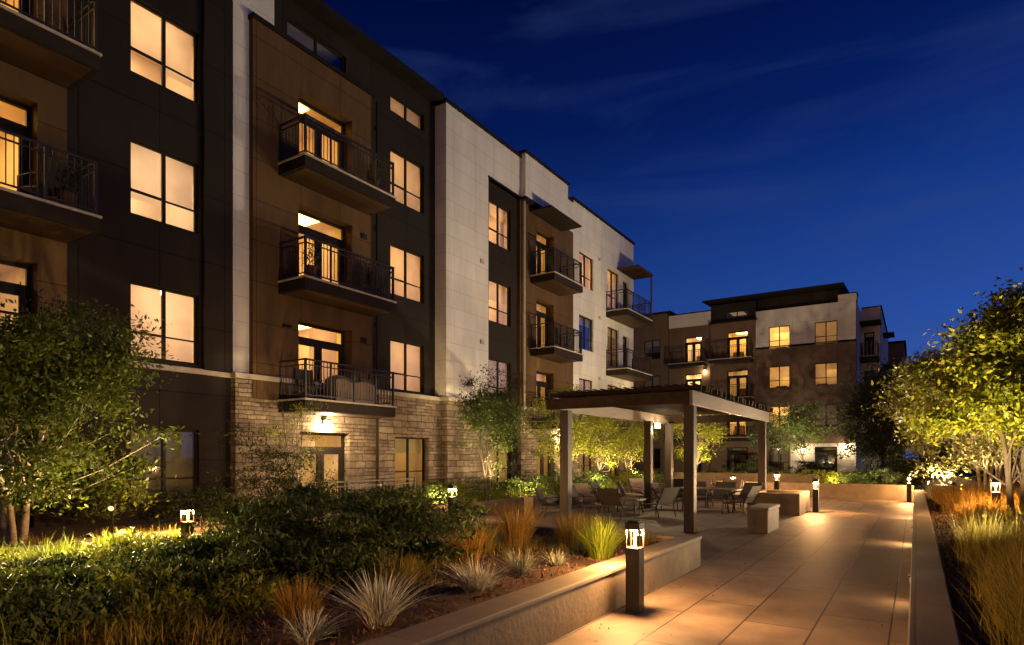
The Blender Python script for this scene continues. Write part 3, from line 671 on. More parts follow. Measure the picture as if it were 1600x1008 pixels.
# ------------------------------------------------------------------ trees
tree('multi stemmed tree with pale bark before the charcoal window bay', (-11.6, 3.9, .28), 4.3, 2.35, 1.8, 'leafR', 'birch', 150, 360, .09, .25, 5, 11, .05, cz=2.5, hollow=.15, lump=.6)
tree('small airy tree standing before the stone wall with the lit wall lamp', (-12.6, 9.75, .28), 3.3, .75, 1.2, 'leafY', 'bark', 34, 40, .055, .14, 2, 12, .025, cz=2.1)
tree('slim uplit tree against the white block and charcoal window stripe', (-11.2, 15.9, .28), 4.1, 1.1, 1.55, 'leafG', 'bark', 90, 150, .075, .19, 2, 13, .035, cz=2.6)
TL = [((-11.6, 21.6, .28), 3.7, 1.15, 'uplit yellow green tree seen just past the nearest pergola post', 14), ((-11.5, 24.6, .28), 3.9, 1.2, 'yellow green tree lit from below under the middle of the pergola roof', 15),
      ((-11.6, 28.2, .28), 4.0, 1.3, 'lit tree before the white end of the long building, behind the pergola', 16), ((-9.6, 32.6, .36), 4.7, 1.7, 'broad uplit tree framed between two pergola posts', 17)]
for l, h, r, lab, s in TL: tree(lab, l, h, r, h*.36, 'leafY', 'bark', 75, 130, .085, .24, 1 if s != 16 else 3, s, .045, 'uplit trees behind the pergola')
tree('small green tree before the white lit ground floor of the far block', (-5.6, 40.5, .36), 4.6, 1.6, 1.6, 'leafG', 'bark', 70, 100, .12, .27, 1, 18, .05)
tree('thin dark tree beside the glazed doors of the far block', (-8.0, 41.5, .36), 4.2, 1.2, 1.5, 'leafD', 'bark', 45, 60, .12, .25, 1, 19, .04)
tree('large dark rounded tree in front of the far corner', (-1.5, 39.0, .36), 6.9, 2.5, 2.7, 'leafD', 'bark', 170, 150, .14, .38, 1, 20, .08, cz=4.1)
tree('tall dark tree rising behind the yellow lit trees', (1.6, 36.5, .34), 6.0, 2.0, 2.2, 'leafD', 'bark', 120, 140, .13, .36, 1, 26, .07)
tree('pale stemmed olive tree lit from below in the middle of the grass bed', (1.5, 20.6, .34), 5.2, 2.2, 1.9, 'leafP', 'birch', 110, 260, .12, .27, 3, 21, .05, cz=3.0, hollow=.2, lump=.6)
tree('spreading yellow green tree overhanging the curb wall, nearest the garden lantern', (1.38, 13.35, .34), 4.9, 1.8, 1.65, 'leafY', 'bark', 120, 330, .105, .23, 2, 22, .06, cz=2.85, lean=(.25,.6), hollow=.25, lump=.22)
tree('pale lit tree low behind the silver grasses and bright floodlights', (2.6, 29.6, .34), 5.0, 2.0, 1.8, 'leafP', 'birch', 120, 150, .11, .32, 4, 23, .05, cz=3.2)

tree('dark tree deep in the side garden behind the lantern bollard', (5.2, 27, .34), 6.2, 2.6, 2.4, 'leafD', 'bark', 120, 140, .14, .4, 1, 27, .09)
tree('tall dark tree past the spreading yellow tree, low branched', (5.0, 38, .34), 7.0, 3.0, 3.1, 'leafD', 'bark', 150, 140, .16, .45, 1, 28, .09, cz=3.4)
tree('dark tree filling the gap at the end of the curb wall', (.9, 43.5, .34), 6.4, 2.3, 2.9, 'leafD', 'bark', 110, 150, .16, .4, 1, 29, .08, cz=3.3)
tree('darkest tree behind the far end of the grass bed', (3.6, 33, .34), 5.4, 2.0, 2.4, 'leafD', 'bark', 110, 150, .14, .36, 1, 30, .08, cz=2.8)
shrub('broad dark shrub below the dark trees at the end of the grass bed', (1.3, 36.5, .3), 1.7, 1.0, 1.5, 'leafD', 90, 120, .12, 72, .25)
shrub('long dark hedge closing the side garden behind the trees', (6.0, 47, .3), 8.5, 1.0, 3.4, 'leafD', 420, 120, .16, 71, .35, None, 'hedge', 'hedge')
# ------------------------------------------------------------------ shrubs and grasses
shrub('big dark leafy shrub spreading in the middle of the garden bed', (-6.1, 5.1, .34), 1.25, 1.0, .62, 'leafS', 70, 330, .085, 31, .17, slim=.3)
shrub('dark shrub lower in front of the biggest shrub', (-5.3, 4.2, .34), .85, .7, .48, 'leafS', 45, 250, .075, 32, .14, slim=.32)
shrub('dark dense shrub between the big shrub and the amber grasses', (-7.1, 7.7, .34), .85, .8, .5, 'leafS', 80, 90, .07, 33, .14)
shrub('dark shrub next to the garden bollard by the path', (-8.1, 8.0, .34), .7, .7, .6, 'leafD', 60, 90, .07, 34, .13)
shrub('shadowy upright shrub in front of the stone pier', (-11.2, 8.2, .28), .8, .9, 1.3, 'leafD', 60, 70, .10, 35, .2, slim=.25)
shrub('low green shrub below the dark ground floor window', (-12.6, 7.4, .28), .9, 1.1, .55, 'leafD', 60, 80, .06, 36, .14)
for i, (x, y, r, h, m, lab) in enumerate([(-11.6, 13.4, .8, .5, 'leafG', 'low green shrub beneath the stone wall railing'), (-12.4, 15.4, .7, .5, 'leafY', 'yellow lit shrub under the lit ground floor window'), (-11.5, 18.6, 1.0, .6, 'leafG', 'rounded green shrub left of the pergola along the low wall'.replace(' left of', ' just short of')),
    (-11.1, 20.4, .7, .5, 'leafY', 'bright yellow shrub beside the nearest pergola post'), (-11.1, 22.6, .9, .6, 'leafG', 'mid green shrub behind the lounge chairs'), (-10.9, 25.2, .9, .6, 'leafY', 'sunny lit shrub under the middle of the pergola'), (-10.7, 28.2, 1.0, .6, 'leafG', 'wide green shrub beyond the pergola rear post'),
    (-8.3, 31.2, .9, .6, 'leafY', 'lit clipped shrub above the taller concrete wall'), (-6.3, 31.6, .9, .6, 'leafG', 'green clipped shrub above the lantern')]):
    shrub(lab, (x, y, .3), r, r*1.2, h, m, 50, 80, .07, 40+i, .14, 'shrubs along the building side beds')
for i, (x, y, r, m, lab) in enumerate([(-3.1, 28.6, .55, 'leafY', 'pale flowering shrub lit behind the end wall'), (-2.4, 28.9, .6, 'leafG', 'round green shrub in the middle of the end wall bed'), (-1.55, 28.7, .62, 'leafG', 'round shrub near the end bollard'), (-.75, 29.0, .55, 'leafD', 'darkest round shrub at the corner of the end wall'), (-4.4, 33.0, .8, 'leafD', 'dark shrub under the far thin tree'), (-.2, 32.6, .9, 'leafD', 'dark shrub under the large rounded tree'), (-9.5, 44.5, 1.1, 'leafD', 'dark shrub by the far glazed windows'), (-5.2, 45.5, .7, 'leafD', 'low dark planting before the white lit wall')]):
    shrub(lab, (x, y, .36), r, r, r*.95, m, 40, 80, .07 if y < 32 else .1, 60+i, .12, 'shrubs in the end beds')

GT = [('large silver fountain grass tuft on the mulch, nearest the planter wall', (-3.42, 3.42, .36), .46, .07, 'silver', 330, .85, .009, .45),
      ('pale silver tuft low at the bottom edge of the bed', (-3.55, 2.86, .36), .27, .06, 'silver', 200, 1.0, .007, .4),
      ('wide silver green tuft between the mulch and the amber grasses', (-3.55, 4.85, .36), .34, .12, 'silver', 330, 1.0, .008, .5),
      ('smaller blue green tuft beside the wide silver tuft', (-3.55, 5.65, .36), .34, .06, 'blue', 220, .7, .009, .5),
      ('dark blue tuft low in the mulch before the lime grass', (-3.5, 6.35, .36), .24, .06, 'blue', 140, .8, .008, .5),
      ('bright lime green grass mound behind the lit bollard', (-3.3, 7.1, .36), .56, .12, 'lime', 620, .55, .009, .5),
      ('amber grass clump in the foreground beside the dark shrub', (-4.15, 3.25, .36), .34, .14, 'amber', 480, .5, .005, .4),
      ('amber grass clump in front of the dark shrub, midway along the bed', (-4.55, 6.0, .36), .50, .16, 'amber', 520, .45, .006, .4),
      ('tall amber grass clump highest behind the blue tufts', (-4.75, 7.45, .36), .66, .17, 'amber', 620, .42, .006, .4),
      ('amber grass clump near the patio corner of the bed', (-4.15, 7.9, .36), .5, .13, 'amber', 420, .45, .006, .4),
      ('olive green clump between the two largest amber clumps', (-4.9, 6.75, .36), .5, .18, 'straw', 460, .5, .006, .4),
      ('olive clump at the foot of the big dark shrub', (-4.3, 4.55, .36), .36, .16, 'straw', 460, .55, .006, .4),
      ('olive amber clump at the bed edge just before the end wall', (-3.35, 8.5, .36), .26, .16, 'straw', 300, .7, .007, .4),
      ('olive clump in front of the foreground amber clump', (-4.75, 2.5, .36), .3, .2, 'straw', 460, .6, .005, .4),
      ('rusty seed head clump behind the lime grass', (-4.3, 8.7, .36), .48, .14, 'amber', 360, .4, .006, .4)]
for i, (lab, l, h, r, m, n, lean, w, dr) in enumerate(GT): tuft(lab, l, h, r, m, n, lean, w, dr, 80+i, 'ornamental grasses in the garden bed')
def leaf_mass(mat, area, n, dens, h, rad, size, z, seed, slim=.3):
    rng = np.random.default_rng(seed); x0, x1, y0, y1 = area; k = int((x1-x0)*(y1-y0)*dens)
    C = np.stack([rng.uniform(x0, x1, k), rng.uniform(y0, y1, k)], 1); hs = h*rng.uniform(.5, 1.25, k); rs = rad*rng.uniform(.7, 1.3, k); i = rng.integers(k, size=n)
    d = rng.normal(size=(n, 3)); d /= np.linalg.norm(d, axis=1)[:, None]; d[:, 2] = abs(d[:, 2]); q = rng.random(n)**.35
    c = np.stack([C[i, 0]+d[:, 0]*rs[i]*q, C[i, 1]+d[:, 1]*rs[i]*q, z+d[:, 2]*hs[i]*q], 1)
    v, f = leaf_quads(rng, c, size, .5, slim); o = np_obj('ground_cover', v, f, M[mat]); o['kind'] = 'stuff'; return o
leaf_mass('leafL', (-8.9, -4.7, 1.4, 4.5), 46000, 7, .30, .32, .07, .34, 121)
for i, (x, y, r, h, m, lab) in enumerate([(-7.3, 2.6, .5, .24, 'leafS', 'low dark mound in the lit groundcover, next to the path'), (-6.2, 2.3, .45, .26, 'leafG', 'low green mound in the middle of the groundcover'), (-5.6, 3.1, .42, .32, 'leafS', 'small dark mound where the groundcover meets the big shrub'), (-7.1, 3.8, .5, .28, 'leafS', 'dark mound between the lit path edge and the big shrub'), (-5.2, 1.9, .4, .3, 'leafS', 'small dark mound by the olive grasses at the picture corner')]):
    shrub(lab, (x, y, .34), r, r, h, m, 30, 130, .06, 140+i, .12, 'low mounds in the groundcover')
leaf_mass('leafG', (-8.9, -6.6, 4.0, 7.5), 16000, 6, .30, .28, .065, .34, 122)
mass('ground_cover', None, 'blade', (-9.0, -4.6, 1.2, 4.4), 4200, .42, .9, .008, .34, 101, .9, 6)
mass('ground_cover', None, 'straw', (-6.6, -4.0, .6, 2.6), 7000, .24, .9, .008, .35, 102, .6, 12)
mass('ground_cover', None, 'lime', (-9.6, -8.4, 2.6, 5.2), 3600, .44, .7, .010, .2, 103, .5, 10)
mass('ground_cover', None, 'straw', (-4.9, -3.9, 4.2, 8.6), 3600, .22, .8, .007, .34, 104, .5, 9)
mass('grass', None, 'blade', (-13.4, -10.4, 8.6, 21), 7000, .30, .8, .012, .26, 105, .5, 6)
mass('grass', None, 'lime', (-12.8, -10.4, 19, 33), 9000, .34, .8, .014, .26, 106, .5, 6)
mass('grass', None, 'amber', (-10.6, -10.35, 2.5, 8.5), 1200, .32, .5, .008, .26, 107, .3, 14)
mass('tall_grass', None, 'straw', (.62, 1.65, 3.2, 13.5), 26000, .66, .42, .0065, .32, 108, .4, 6)
mass('tall_grass', None, 'amber', (.62, 2.3, 12.0, 22.0), 22000, .62, .42, .008, .32, 109, .4, 5)
mass('tall_grass', None, 'straw', (1.5, 3.2, 5.0, 13.0), 15000, .62, .45, .007, .32, 110, .4, 5)
mass('tall_grass', None, 'silver', (.5, 1.6, 21.5, 27.5), 7000, .62, .6, .010, .32, 111, .5, 4)
mass('grass', None, 'blade', (2.3, 7.0, 8, 34), 9000, .4, .7, .016, .3, 112, .5, 2)
mass('grass', None, 'blade', (-13, 0, 33, 50), 12000, .35, .7, .02, .33, 113, .5, 2)
rng = np.random.default_rng(55); n = 9000
c = np.stack([np.concatenate([rng.uniform(-5.2, -3.0, n*2//3), rng.uniform(.28, .7, n//3)]), np.concatenate([rng.uniform(1, 9, n*2//3), rng.uniform(3, 22, n//3)]), np.full(n//3*3, .372)], 1); c[:, 2] += rng.uniform(0, .03, len(c))
v, f = leaf_quads(rng, c, .055, 1.2, .3); tag(np_obj('mulch', v, f, M['chip']), kind='stuff')

# ------------------------------------------------------------------ lamps
for y in (8.2, 13.7, 19.6, 24.2):  # step lights added to make the light pools along the curb
    mb = MB(); mb.box(-.052, -.036, y-.09, y+.09, .24, .33); mb.box(-.075, -.0521, y-.09, y+.09, .318, .33); sl = mb.build('added_step_light', M['metal'], curb)
    mb = MB(); mb.box(-.0545, -.0525, y-.075, y+.075, .25, .31); mb.build('lens', M['lens'], sl)
    lightobj('SPOT', 'added_step_glow', sl, (-.075, y, .285), 42 if y > 10 else 10, (1, .58, .23), .02, (-.75, 0, -.8), 150, .9)
fix_parent(curb)
def make_bollard():
    e = empty('bollard_light'); s = .076
    mb = MB(); mb.box(-s, s, -s, s, 0, .68); mb.build('post', M['metal'], e, .006)
    mb = MB(); mb.box(-s-.004, s+.004, -s-.004, s+.004, .87, .945); mb.box(-s*.75, s*.75, -s*.75, s*.75, .945, .962); mb.build('cap', M['metal'], e, .005)
    for x in (-1, 1):
        for y in (-1, 1): mb = MB(); mb.box(x*s-x*.012, x*s, y*s-y*.012, y*s, .68, .87); mb.build('mullion', M['metal'], e)
    mb = MB(); k = s-.006; z0, z1 = .682, .868
    for (a, b, c, d) in ((-k,-k,k,-k), (k,-k,k,k), (k,k,-k,k), (-k,k,-k,-k)): mb.quad((a,b,z0), (c,d,z0), (c,d,z1), (a,b,z1))
    mb.build('lantern_glass', M['lglass'], e)
    mb = MB(); mb.tube([(0,0,.868), (0,0,.856)], [.05, .046], 12); mb.build('bulb', M['bulb'], e)
    mb = MB(); mb.tube([(0,0,.681), (0,0,.855)], .014, 10); mb.build('louvre_rod', M['frost'], e)
    lightobj('POINT', 'lamp_glow', e, (0, 0, .835), 900, (1, .515, .19), .06)
    return e
proto = make_bollard()
BL = [((-2.5, 6.25, 0), 'bronze bollard light by the planter wall in the foreground', 1.), ((-2.46, 20.15, 0), 'bollard light beside the fire pit at the walkway edge', 1.), ((-.2, 26.3, 0), 'bollard light at the far corner where the end wall meets the curb wall', 1.),
      ((-9.45, 5.35, 0), 'bollard light in front of the dark ground floor window, half hidden by the shrub', .93), ((-9.2, 11.6, 0), 'bollard light on the path before the stone base and lit ground floor window', 1.), ((1.3, 15.2, .3), 'lantern bollard standing in the tall amber grass', .95), ((-4.3, 24.6, 0), 'bollard light before the taller wall, framed by the pergola', 1.1), ((-6.2, 26.0, 0), 'dim bollard light at the far end of the patio', .9), ((-2.5, -.1, 0), 'bollard light by the planter wall nearest the camera, beyond the picture edge', 1.)]
for i, (l, lab, s) in enumerate(BL):
    o = proto if i == 0 else copy_tree(proto)
    o.location = l; o.scale = (s, s, s); tag(o, lab, 'bollard light', 'bollard lights along the paths')

def flood(label, loc, aim, energy, angle=70, lens='hot', color=(1, .79, .50), size=1., blend=.6, r=.06, shield=False):
    """ground spike floodlight"""
    e = tag(empty('garden_spotlight', loc), label, 'spotlight', 'garden spotlights'); d = (Vector(aim)-Vector(loc)).normalized(); z = Vector((0, 0, .12*size))
    mb = MB(); mb.tube([(0,0,-.5), tuple(z)], .012, 6); mb.build('spike', M['metal'], e)
    mb = MB(); mb.tube([tuple(z-d*.06), tuple(z-d*.02), tuple(z+d*.07)], [.03, .05*size, .06*size], 12, True); mb.build('housing', M['metal'], e, smooth=False)
    mb = MB(); mb.tube([tuple(z+d*.071), tuple(z+d*.074)], .052*size, 12); mb.build('lens', M[lens], e)
    if shield:      # added light blocker: a tray below the lens that keeps the beam off the ground in front
        h = Vector((d.x, d.y, 0)).normalized(); sd = Vector((-h.y, h.x, 0)); p = z+d*.11; q0 = p-Vector((0, 0, .07))
        mb = MB(); mb.quad(q0-sd*.32-h*.1, q0+sd*.32-h*.1, q0+sd*.42+h*.34, q0-sd*.42+h*.34); mb.quad(q0-sd*.32-h*.1-Vector((0,0,.008)), q0+sd*.32-h*.1-Vector((0,0,.008)), q0+sd*.42+h*.34-Vector((0,0,.008)), q0-sd*.42+h*.34-Vector((0,0,.008)))
        mb.build('beam_blocker', M['metal'], e)
    lightobj('SPOT', 'spot_beam', e, tuple(z+d*.11), energy, color, r, d, angle, blend)
    return e
UK = 9.
# floods in the grass bed that wash the long facade
flood('brightest floodlight among the pale grasses aimed at the building', (1.05, 25.2, .86), (-14, 19, 7.5), 4700, 105, size=1.4, r=.10, shield=True)
flood('second bright floodlight a little behind the brightest one', (1.2, 27.4, .84), (-14, 28, 7.), 3300, 95, size=1.4, r=.10, shield=True)
flood('small floodlight at the edge of the tall grass near the pale stemmed tree', (.80, 19.2, .86), (-14, 10, 7.5), 2700, 100, 'lens', size=.7, r=.10, shield=True)
flood('added unseen floodlight in the grass just past the picture edge', (1.6, 9.6, .9), (-14, 4.5, 5.5), 1200, 105, 'lens', size=.7, r=.10, shield=True)  # added lamp out of view, fills the near facade with warm light
flood('added floodlight low among dark planting aimed at the far block', (-7.2, 35.5, .7), (-8, 51, 7.5), 4200, 110, r=.10)  # added lamp that brightens the far block
flood('added floodlight among the dark trees washing the corner of the far block', (2.2, 41, .7), (-3.4, 56, 8), 2200, 80, 'lens')  # added lamp that warms the blue side walls of the far block
# tree uplights
UP = [('spotlight on the planting below the stone wall and railing', (-10.6, 12.8, .5), (-12.2, 14.2, .3), 30, 130), ('spotlight on the planting short of the pergola', (-10.5, 17.2, .55), (-11.6, 18.8, .4), 36, 130), ('spotlight on the planting behind the lounge chairs', (-10.4, 22.0, .6), (-11.2, 23.5, .4), 36, 130), ('spotlight on the planting beyond the pergola', (-10.2, 26.2, .6), (-11, 28, .4), 36, 130), ('spotlight at the foot of the multi stemmed pale tree', (-10.6, 4.5, .3), (-11.4, 3.7, 2.2), 40, 85), ('spotlight beneath the outer branches of the pale stemmed tree', (-10.9, 6.6, .3), (-11.5, 5.5, 1.6), 95, 70), ('spotlight beside the small airy tree', (-12.0, 9.4, .3), (-12.5, 9.8, 2.5), 60, 70), ('spotlight under the slim tree by the white block', (-10.7, 15.3, .3), (-11.2, 15.9, 2.4), 110, 80),
      ('spotlight under the first tree behind the pergola', (-10.9, 21.0, .35), (-11.6, 21.7, 2.6), 190, 85), ('spotlight under the second tree behind the pergola', (-10.8, 24.0, .35), (-11.5, 24.7, 2.6), 190, 85), ('spotlight under the tree at the white building end', (-10.9, 27.5, .35), (-11.6, 28.2, 2.6), 190, 85),
      ('spotlight under the broad tree between pergola posts', (-9.0, 31.6, .4), (-9.6, 32.6, 3), 300, 90), ('spotlight under the pale stemmed olive tree', (1.0, 19.2, .5), (1.4, 20.6, 4), 120, 95), ('spotlight behind the pale stemmed olive tree', (2.6, 22.6, .4), (1.4, 20.6, 4.5), 100, 95),
      ('spotlight under the spreading yellow tree', (.8, 11.5, .5), (1.5, 13.9, 3.4), 260, 85), ('spotlight between the lantern and the spreading yellow tree', (2.2, 15.6, .6), (1.4, 14.0, 3.4), 170, 95), ('spotlight under the pale low tree', (2.0, 28.2, .5), (2.5, 29.8, 3.8), 90, 95), ('spotlight under the small far green tree', (-5.2, 39.6, .4), (-5.6, 40.6, 3), 110, 80),
      ('spotlight lighting the yellow grasses by the path', (-9.5, 4.3, .85), (-8.2, 3.2, .1), 100, 120), ('added second spotlight on the yellow grasses by the path', (-9.5, 2.6, .85), (-7.8, 1.9, .1), 70, 125), ('spotlight near the far corner shrubs', (-2.9, 27.9, .45), (-2.6, 29, .8), 30, 110)]  # second grass spotlight is added to brighten the groundcover
for lab, l, a, en, an in UP: flood(lab, l, a, en*UK, an, 'lens', (1, .74, .34), .75)

# ------------------------------------------------------------------ pergola
Pg = tag(empty('pergola', (-5.6, 17, 0)), 'flat roofed timber and steel pergola over the patio seating', 'pergola')
for x, y in ((-4.08, 13.35), (-7.1, 13.35), (-4.08, 20.85), (-7.1, 20.85), (-7.1, 18.9)):
    mb = MB(); s = .11; mb.box(x-s, x+s, y-s, y+s, 0.015, 2.745); o = mb.build('post', M['post'], Pg, .008)
    mb = MB(); mb.box(x-.16, x+.16, y-.16, y+.16, 0.002, .014); mb.build('base_plate', M['metal'], o)
mb = MB(); mb.box(-4.0, -3.93, 13.02, 21.2, 2.72, 3.03); mb.build('beam', M['beam'], Pg, .006)
mb = MB(); mb.box(-7.27, -7.2, 13.02, 21.2, 2.72, 3.03); mb.build('beam', M['beam'], Pg, .006)
for y in (13.0, 21.13):
    mb = MB(); mb.box(-7.45, -4.003, y, y+.07, 2.75, 3.0); mb.build('beam', M['wood'], Pg, .006)
for i, y in enumerate(np.arange(13.3, 21.1, .3)):
    mb = MB(); mb.box(-7.5+.05*math.sin(i*3.1), -3.82+.03*math.sin(i*1.7), y-.022, y+.022, 3.034, 3.16); mb.build('rafter', M['wood'], Pg)
for x in np.arange(-7.2, -3.95, .19):
    mb = MB(); mb.box(x-.035, x+.035, 13.1, 21.15, 3.163, 3.185); mb.build('batten', M['wood'], Pg)
mb = MB(); mb.box(-7.19, -7.05, 19.7, 19.84, 2.56, 2.71); lm = mb.build('pergola_lamp', M['sconce'], Pg)
lightobj('POINT', 'lamp_glow', lm, (-6.92, 19.77, 2.5), 130, WARM, .06)
fix_parent(Pg)
for c in (lm,):
    pass

# ------------------------------------------------------------------ patio furniture
def make_chair(kind):
    e = empty('patio_chair'); t = R(-22)
    mb = MB(); mb.mbox(Matrix.Translation((0, .0, .40)) @ Matrix.Rotation(R(5), 4, 'X'), .56, .56, .10 if kind == 'cream' else .035); mb.build('seat', M[kind], e, .012)
    mb = MB(); mb.mbox(Matrix.Translation((0, .37, .70)) @ Matrix.Rotation(t, 4, 'X'), .56, .09 if kind == 'cream' else .03, .56); mb.build('backrest', M[kind], e, .012)
    for x in (-.3, .3):
        for pts in (([(x, -.28, .0), (x, -.26, .40)]), ([(x, .34, 0), (x, .26, .36)])):
            mb = MB(); mb.tube(pts, .014, 6); mb.build('leg', M['rail'], e)
        mb = MB(); mb.tube([(x, -.26, .40), (x, -.27, .60), (x, .1, .63), (x, .42, .60)], .014, 6); mb.tube([(x, -.26, .37), (x, .26, .34), (x, .48, .98)], .014, 6); mb.build('armrest', M['rail'], e)
    return e
ch1 = make_chair('sling'); ch2 = make_chair('cream'); used = set()
CH = [('sling', -7.6, 15.2, 80, 'dark sling chair next to the nearest pergola post, turned to the low table'), ('cream', -8.1, 16.6, 60, 'cream cushioned chair before the seat wall, facing the low table'), ('sling', -8.2, 18.3, 95, 'sling chair against the seat wall behind the low table'), ('cream', -7.9, 19.6, 120, 'pale chair by the doubled pergola posts'),
      ('sling', -5.9, 16.3, -110, 'empty sling chair turned away near the middle of the patio'), ('sling', -5.9, 19.9, 20, 'sling chair at the rear of the dining table'), ('sling', -5.2, 20.1, -5, 'sling chair behind the dining table centre'), ('sling', -4.5, 19.9, -30, 'sling chair behind the dining table close to the fire pit'),
      ('sling', -6.3, 18.6, 95, 'sling chair at the end of the dining table'), ('sling', -4.2, 18.2, -100, 'sling chair at the table end near the concrete block seat'), ('cream', -6.4, 22.2, 10, 'cream chair standing before the rear seat wall'), ('cream', -5.5, 22.3, -8, 'pale chair beyond the rear pergola beam'), ('sling', -7.2, 21.9, 20, 'dark chair in the corner of the seat wall'), ('cream', -8.2, 21.4, 60, 'cream chair by the bend of the seat wall'), ('sling', -6.6, 15.3, 170, 'dark chair with its back to the garden bed'), ('sling', -7.9, 14.3, 110, 'dark chair half hidden by the nearest pergola post')]
for kind, x, y, a, lab in CH:
    src = ch1 if kind == 'sling' else ch2
    o = src if kind not in used else copy_tree(src); used.add(kind)
    o.location = (x, y, 0.002); o.rotation_euler.z = R(a); o.scale = (1.15, 1.1, .84); tag(o, lab, 'chair', 'patio chairs under the pergola')
def make_table(label, x, y, rx, ry, h):
    e = tag(empty('patio_table', (x, y, .002)), label, 'table'); mb = MB(); k = 28; b0 = None
    for z in (h-.035, h):
        mb.v += [(rx*math.copysign(abs(math.cos(6.283*i/k))**.6, math.cos(6.283*i/k)), ry*math.copysign(abs(math.sin(6.283*i/k))**.6, math.sin(6.283*i/k)), z) for i in range(k)]
    mb.f += [tuple(range(k))[::-1], tuple(range(k, 2*k))]+[(i, (i+1) % k, k+(i+1) % k, k+i) for i in range(k)]
    mb.build('table_top', M['ctop'], e)
    for sx in (-1, 1):
        for sy in (-1, 1): mb = MB(); mb.tube([(sx*rx*.72, sy*ry*.72, 0), (sx*rx*.62, sy*ry*.62, h-.036)], .02, 6); mb.build('leg', M['rail'], e)
make_table('long dining table on the patio under the pergola', -5.2, 18.8, .95, .5, .68)
make_table('low coffee table between the lounge chairs', -7.0, 16.8, .55, .45, .42)
# lit patio heater style side table with white top next to the post
# ------------------------------------------------------------------ balcony furniture
def bal_chair(label, x, y, z, a):
    o = copy_tree(ch1); o.location = (x, y, z+.047); o.rotation_euler.z = R(a); o.scale = (.85, .85, .9); tag(o, label, 'chair', 'chairs on the balconies')
bal_chair('dark chair on the middle balcony of the brown bay', -13.4, 12.4, FL[2], -60); bal_chair('second chair at the far end of the middle brown balcony', -13.35, 13.05, FL[2], -100)
bal_chair('dark chair behind the nearest balcony railing with blue tones', -13.5, 4.9, FL[2], -70); bal_chair('chair beside the lit door on the lowest brown balcony', -13.4, 10.9, FL[1], 80)
bal_chair('chair on the second bay balcony beside the lit doors', -13.1, 24.5, FL[2], -80)
e = tag(empty('covered_grill', (-13.3, 12.2, FL[1]+.047)), 'long object under a pale cover on the lowest brown balcony', 'covered grill')
mb = MB(); n = 14
for i in range(n+1):
    t = i/n; mb.v += [(.0-.25, -.75+1.5*t, .02), (-.24, -.72+1.44*t, .62+.05*math.sin(t*9)), (-.02, -.72+1.44*t, .72+.05*math.sin(t*7)), (.23, -.72+1.44*t, .6+.04*math.sin(t*11)), (.25, -.75+1.5*t, .02)]
for i in range(n):
    for k in range(4): mb.f.append((i*5+k, i*5+k+1, (i+1)*5+k+1, (i+1)*5+k))
mb.f += [(0,1,2,3,4), tuple(n*5+k for k in (4,3,2,1,0))]
mb.build('cover', M['cream'], e)

def potted(label, loc, h, mat, seed):
    e = tag(empty('potted_plant', loc), label, 'potted plant', 'pots on the balconies')
    mb = MB(); mb.tube([(0,0,0), (0,0,.05), (0,0,.30), (0,0,.33)], [.10, .12, .16, .17], 14); mb.build('pot', M['brown'], e, smooth=False)
    rng = np.random.default_rng(seed); c = rng.normal(size=(260, 3))*np.array([.12, .12, h*.3])+np.array([0, 0, .35+h*.5]); v, f = leaf_quads(rng, c, .07); np_obj('leaves', v, f, M[mat], e); return e
potted('potted bush in the near corner of the middle brown balcony', (-13.0, 10.6, FL[2]+.046), .5, 'leafG', 201)
potted('potted bush by the rail of the topmost brown balcony', (-13.1, 12.9, FL[3]+.046), .45, 'leafG', 202)
potted('potted plant on the nearest balcony beside the dark chair', (-13.2, 5.2, FL[2]+.046), .5, 'leafD', 203)
potted('potted plant on the white corner balcony under its canopy', (-12.8, 32.9, FL[3]+.046), .6, 'leafG', 204)
potted('potted plant beside the glazed doors on the second bay', (-12.8, 22.8, FL[3]+.046), .5, 'leafG', 205)
rng = np.random.default_rng(77); n = 260
c = np.stack([np.where(rng.random(n) < .6, -2.66+abs(rng.normal(size=n))*.28, -.05-abs(rng.normal(size=n))*.22), rng.uniform(2, 26, n), np.full(n, .008)], 1)
v, f = leaf_quads(rng, c, .045, 3.); v[:, 2] = np.clip(v[:, 2], .004, .02); tag(np_obj('fallen_leaves', v, f, M['chip']), kind='stuff')
# ------------------------------------------------------------------ terrace railing
e = tag(empty('terrace_railing', (-12.0, 11.5, .28)), 'dark metal terrace railing before the ground floor doors in the stone wall', 'railing')
mb = MB()
for z in (.98, .86, .36): mb.box(-12.02, -11.98, 9.6, 13.4, z, z+.03)
for y in np.arange(9.7, 13.4, .12): mb.box(-12.006, -11.994, y-.006, y+.006, .39, .86)
mb.build('pickets', M['rail'], e)
for y in (9.6, 10.9, 12.15, 13.4): mb = MB(); mb.box(-12.03, -11.97, y-.025, y+.025, .2, 1.03); mb.build('railing_post', M['rail'], e)
fix_parent(e)

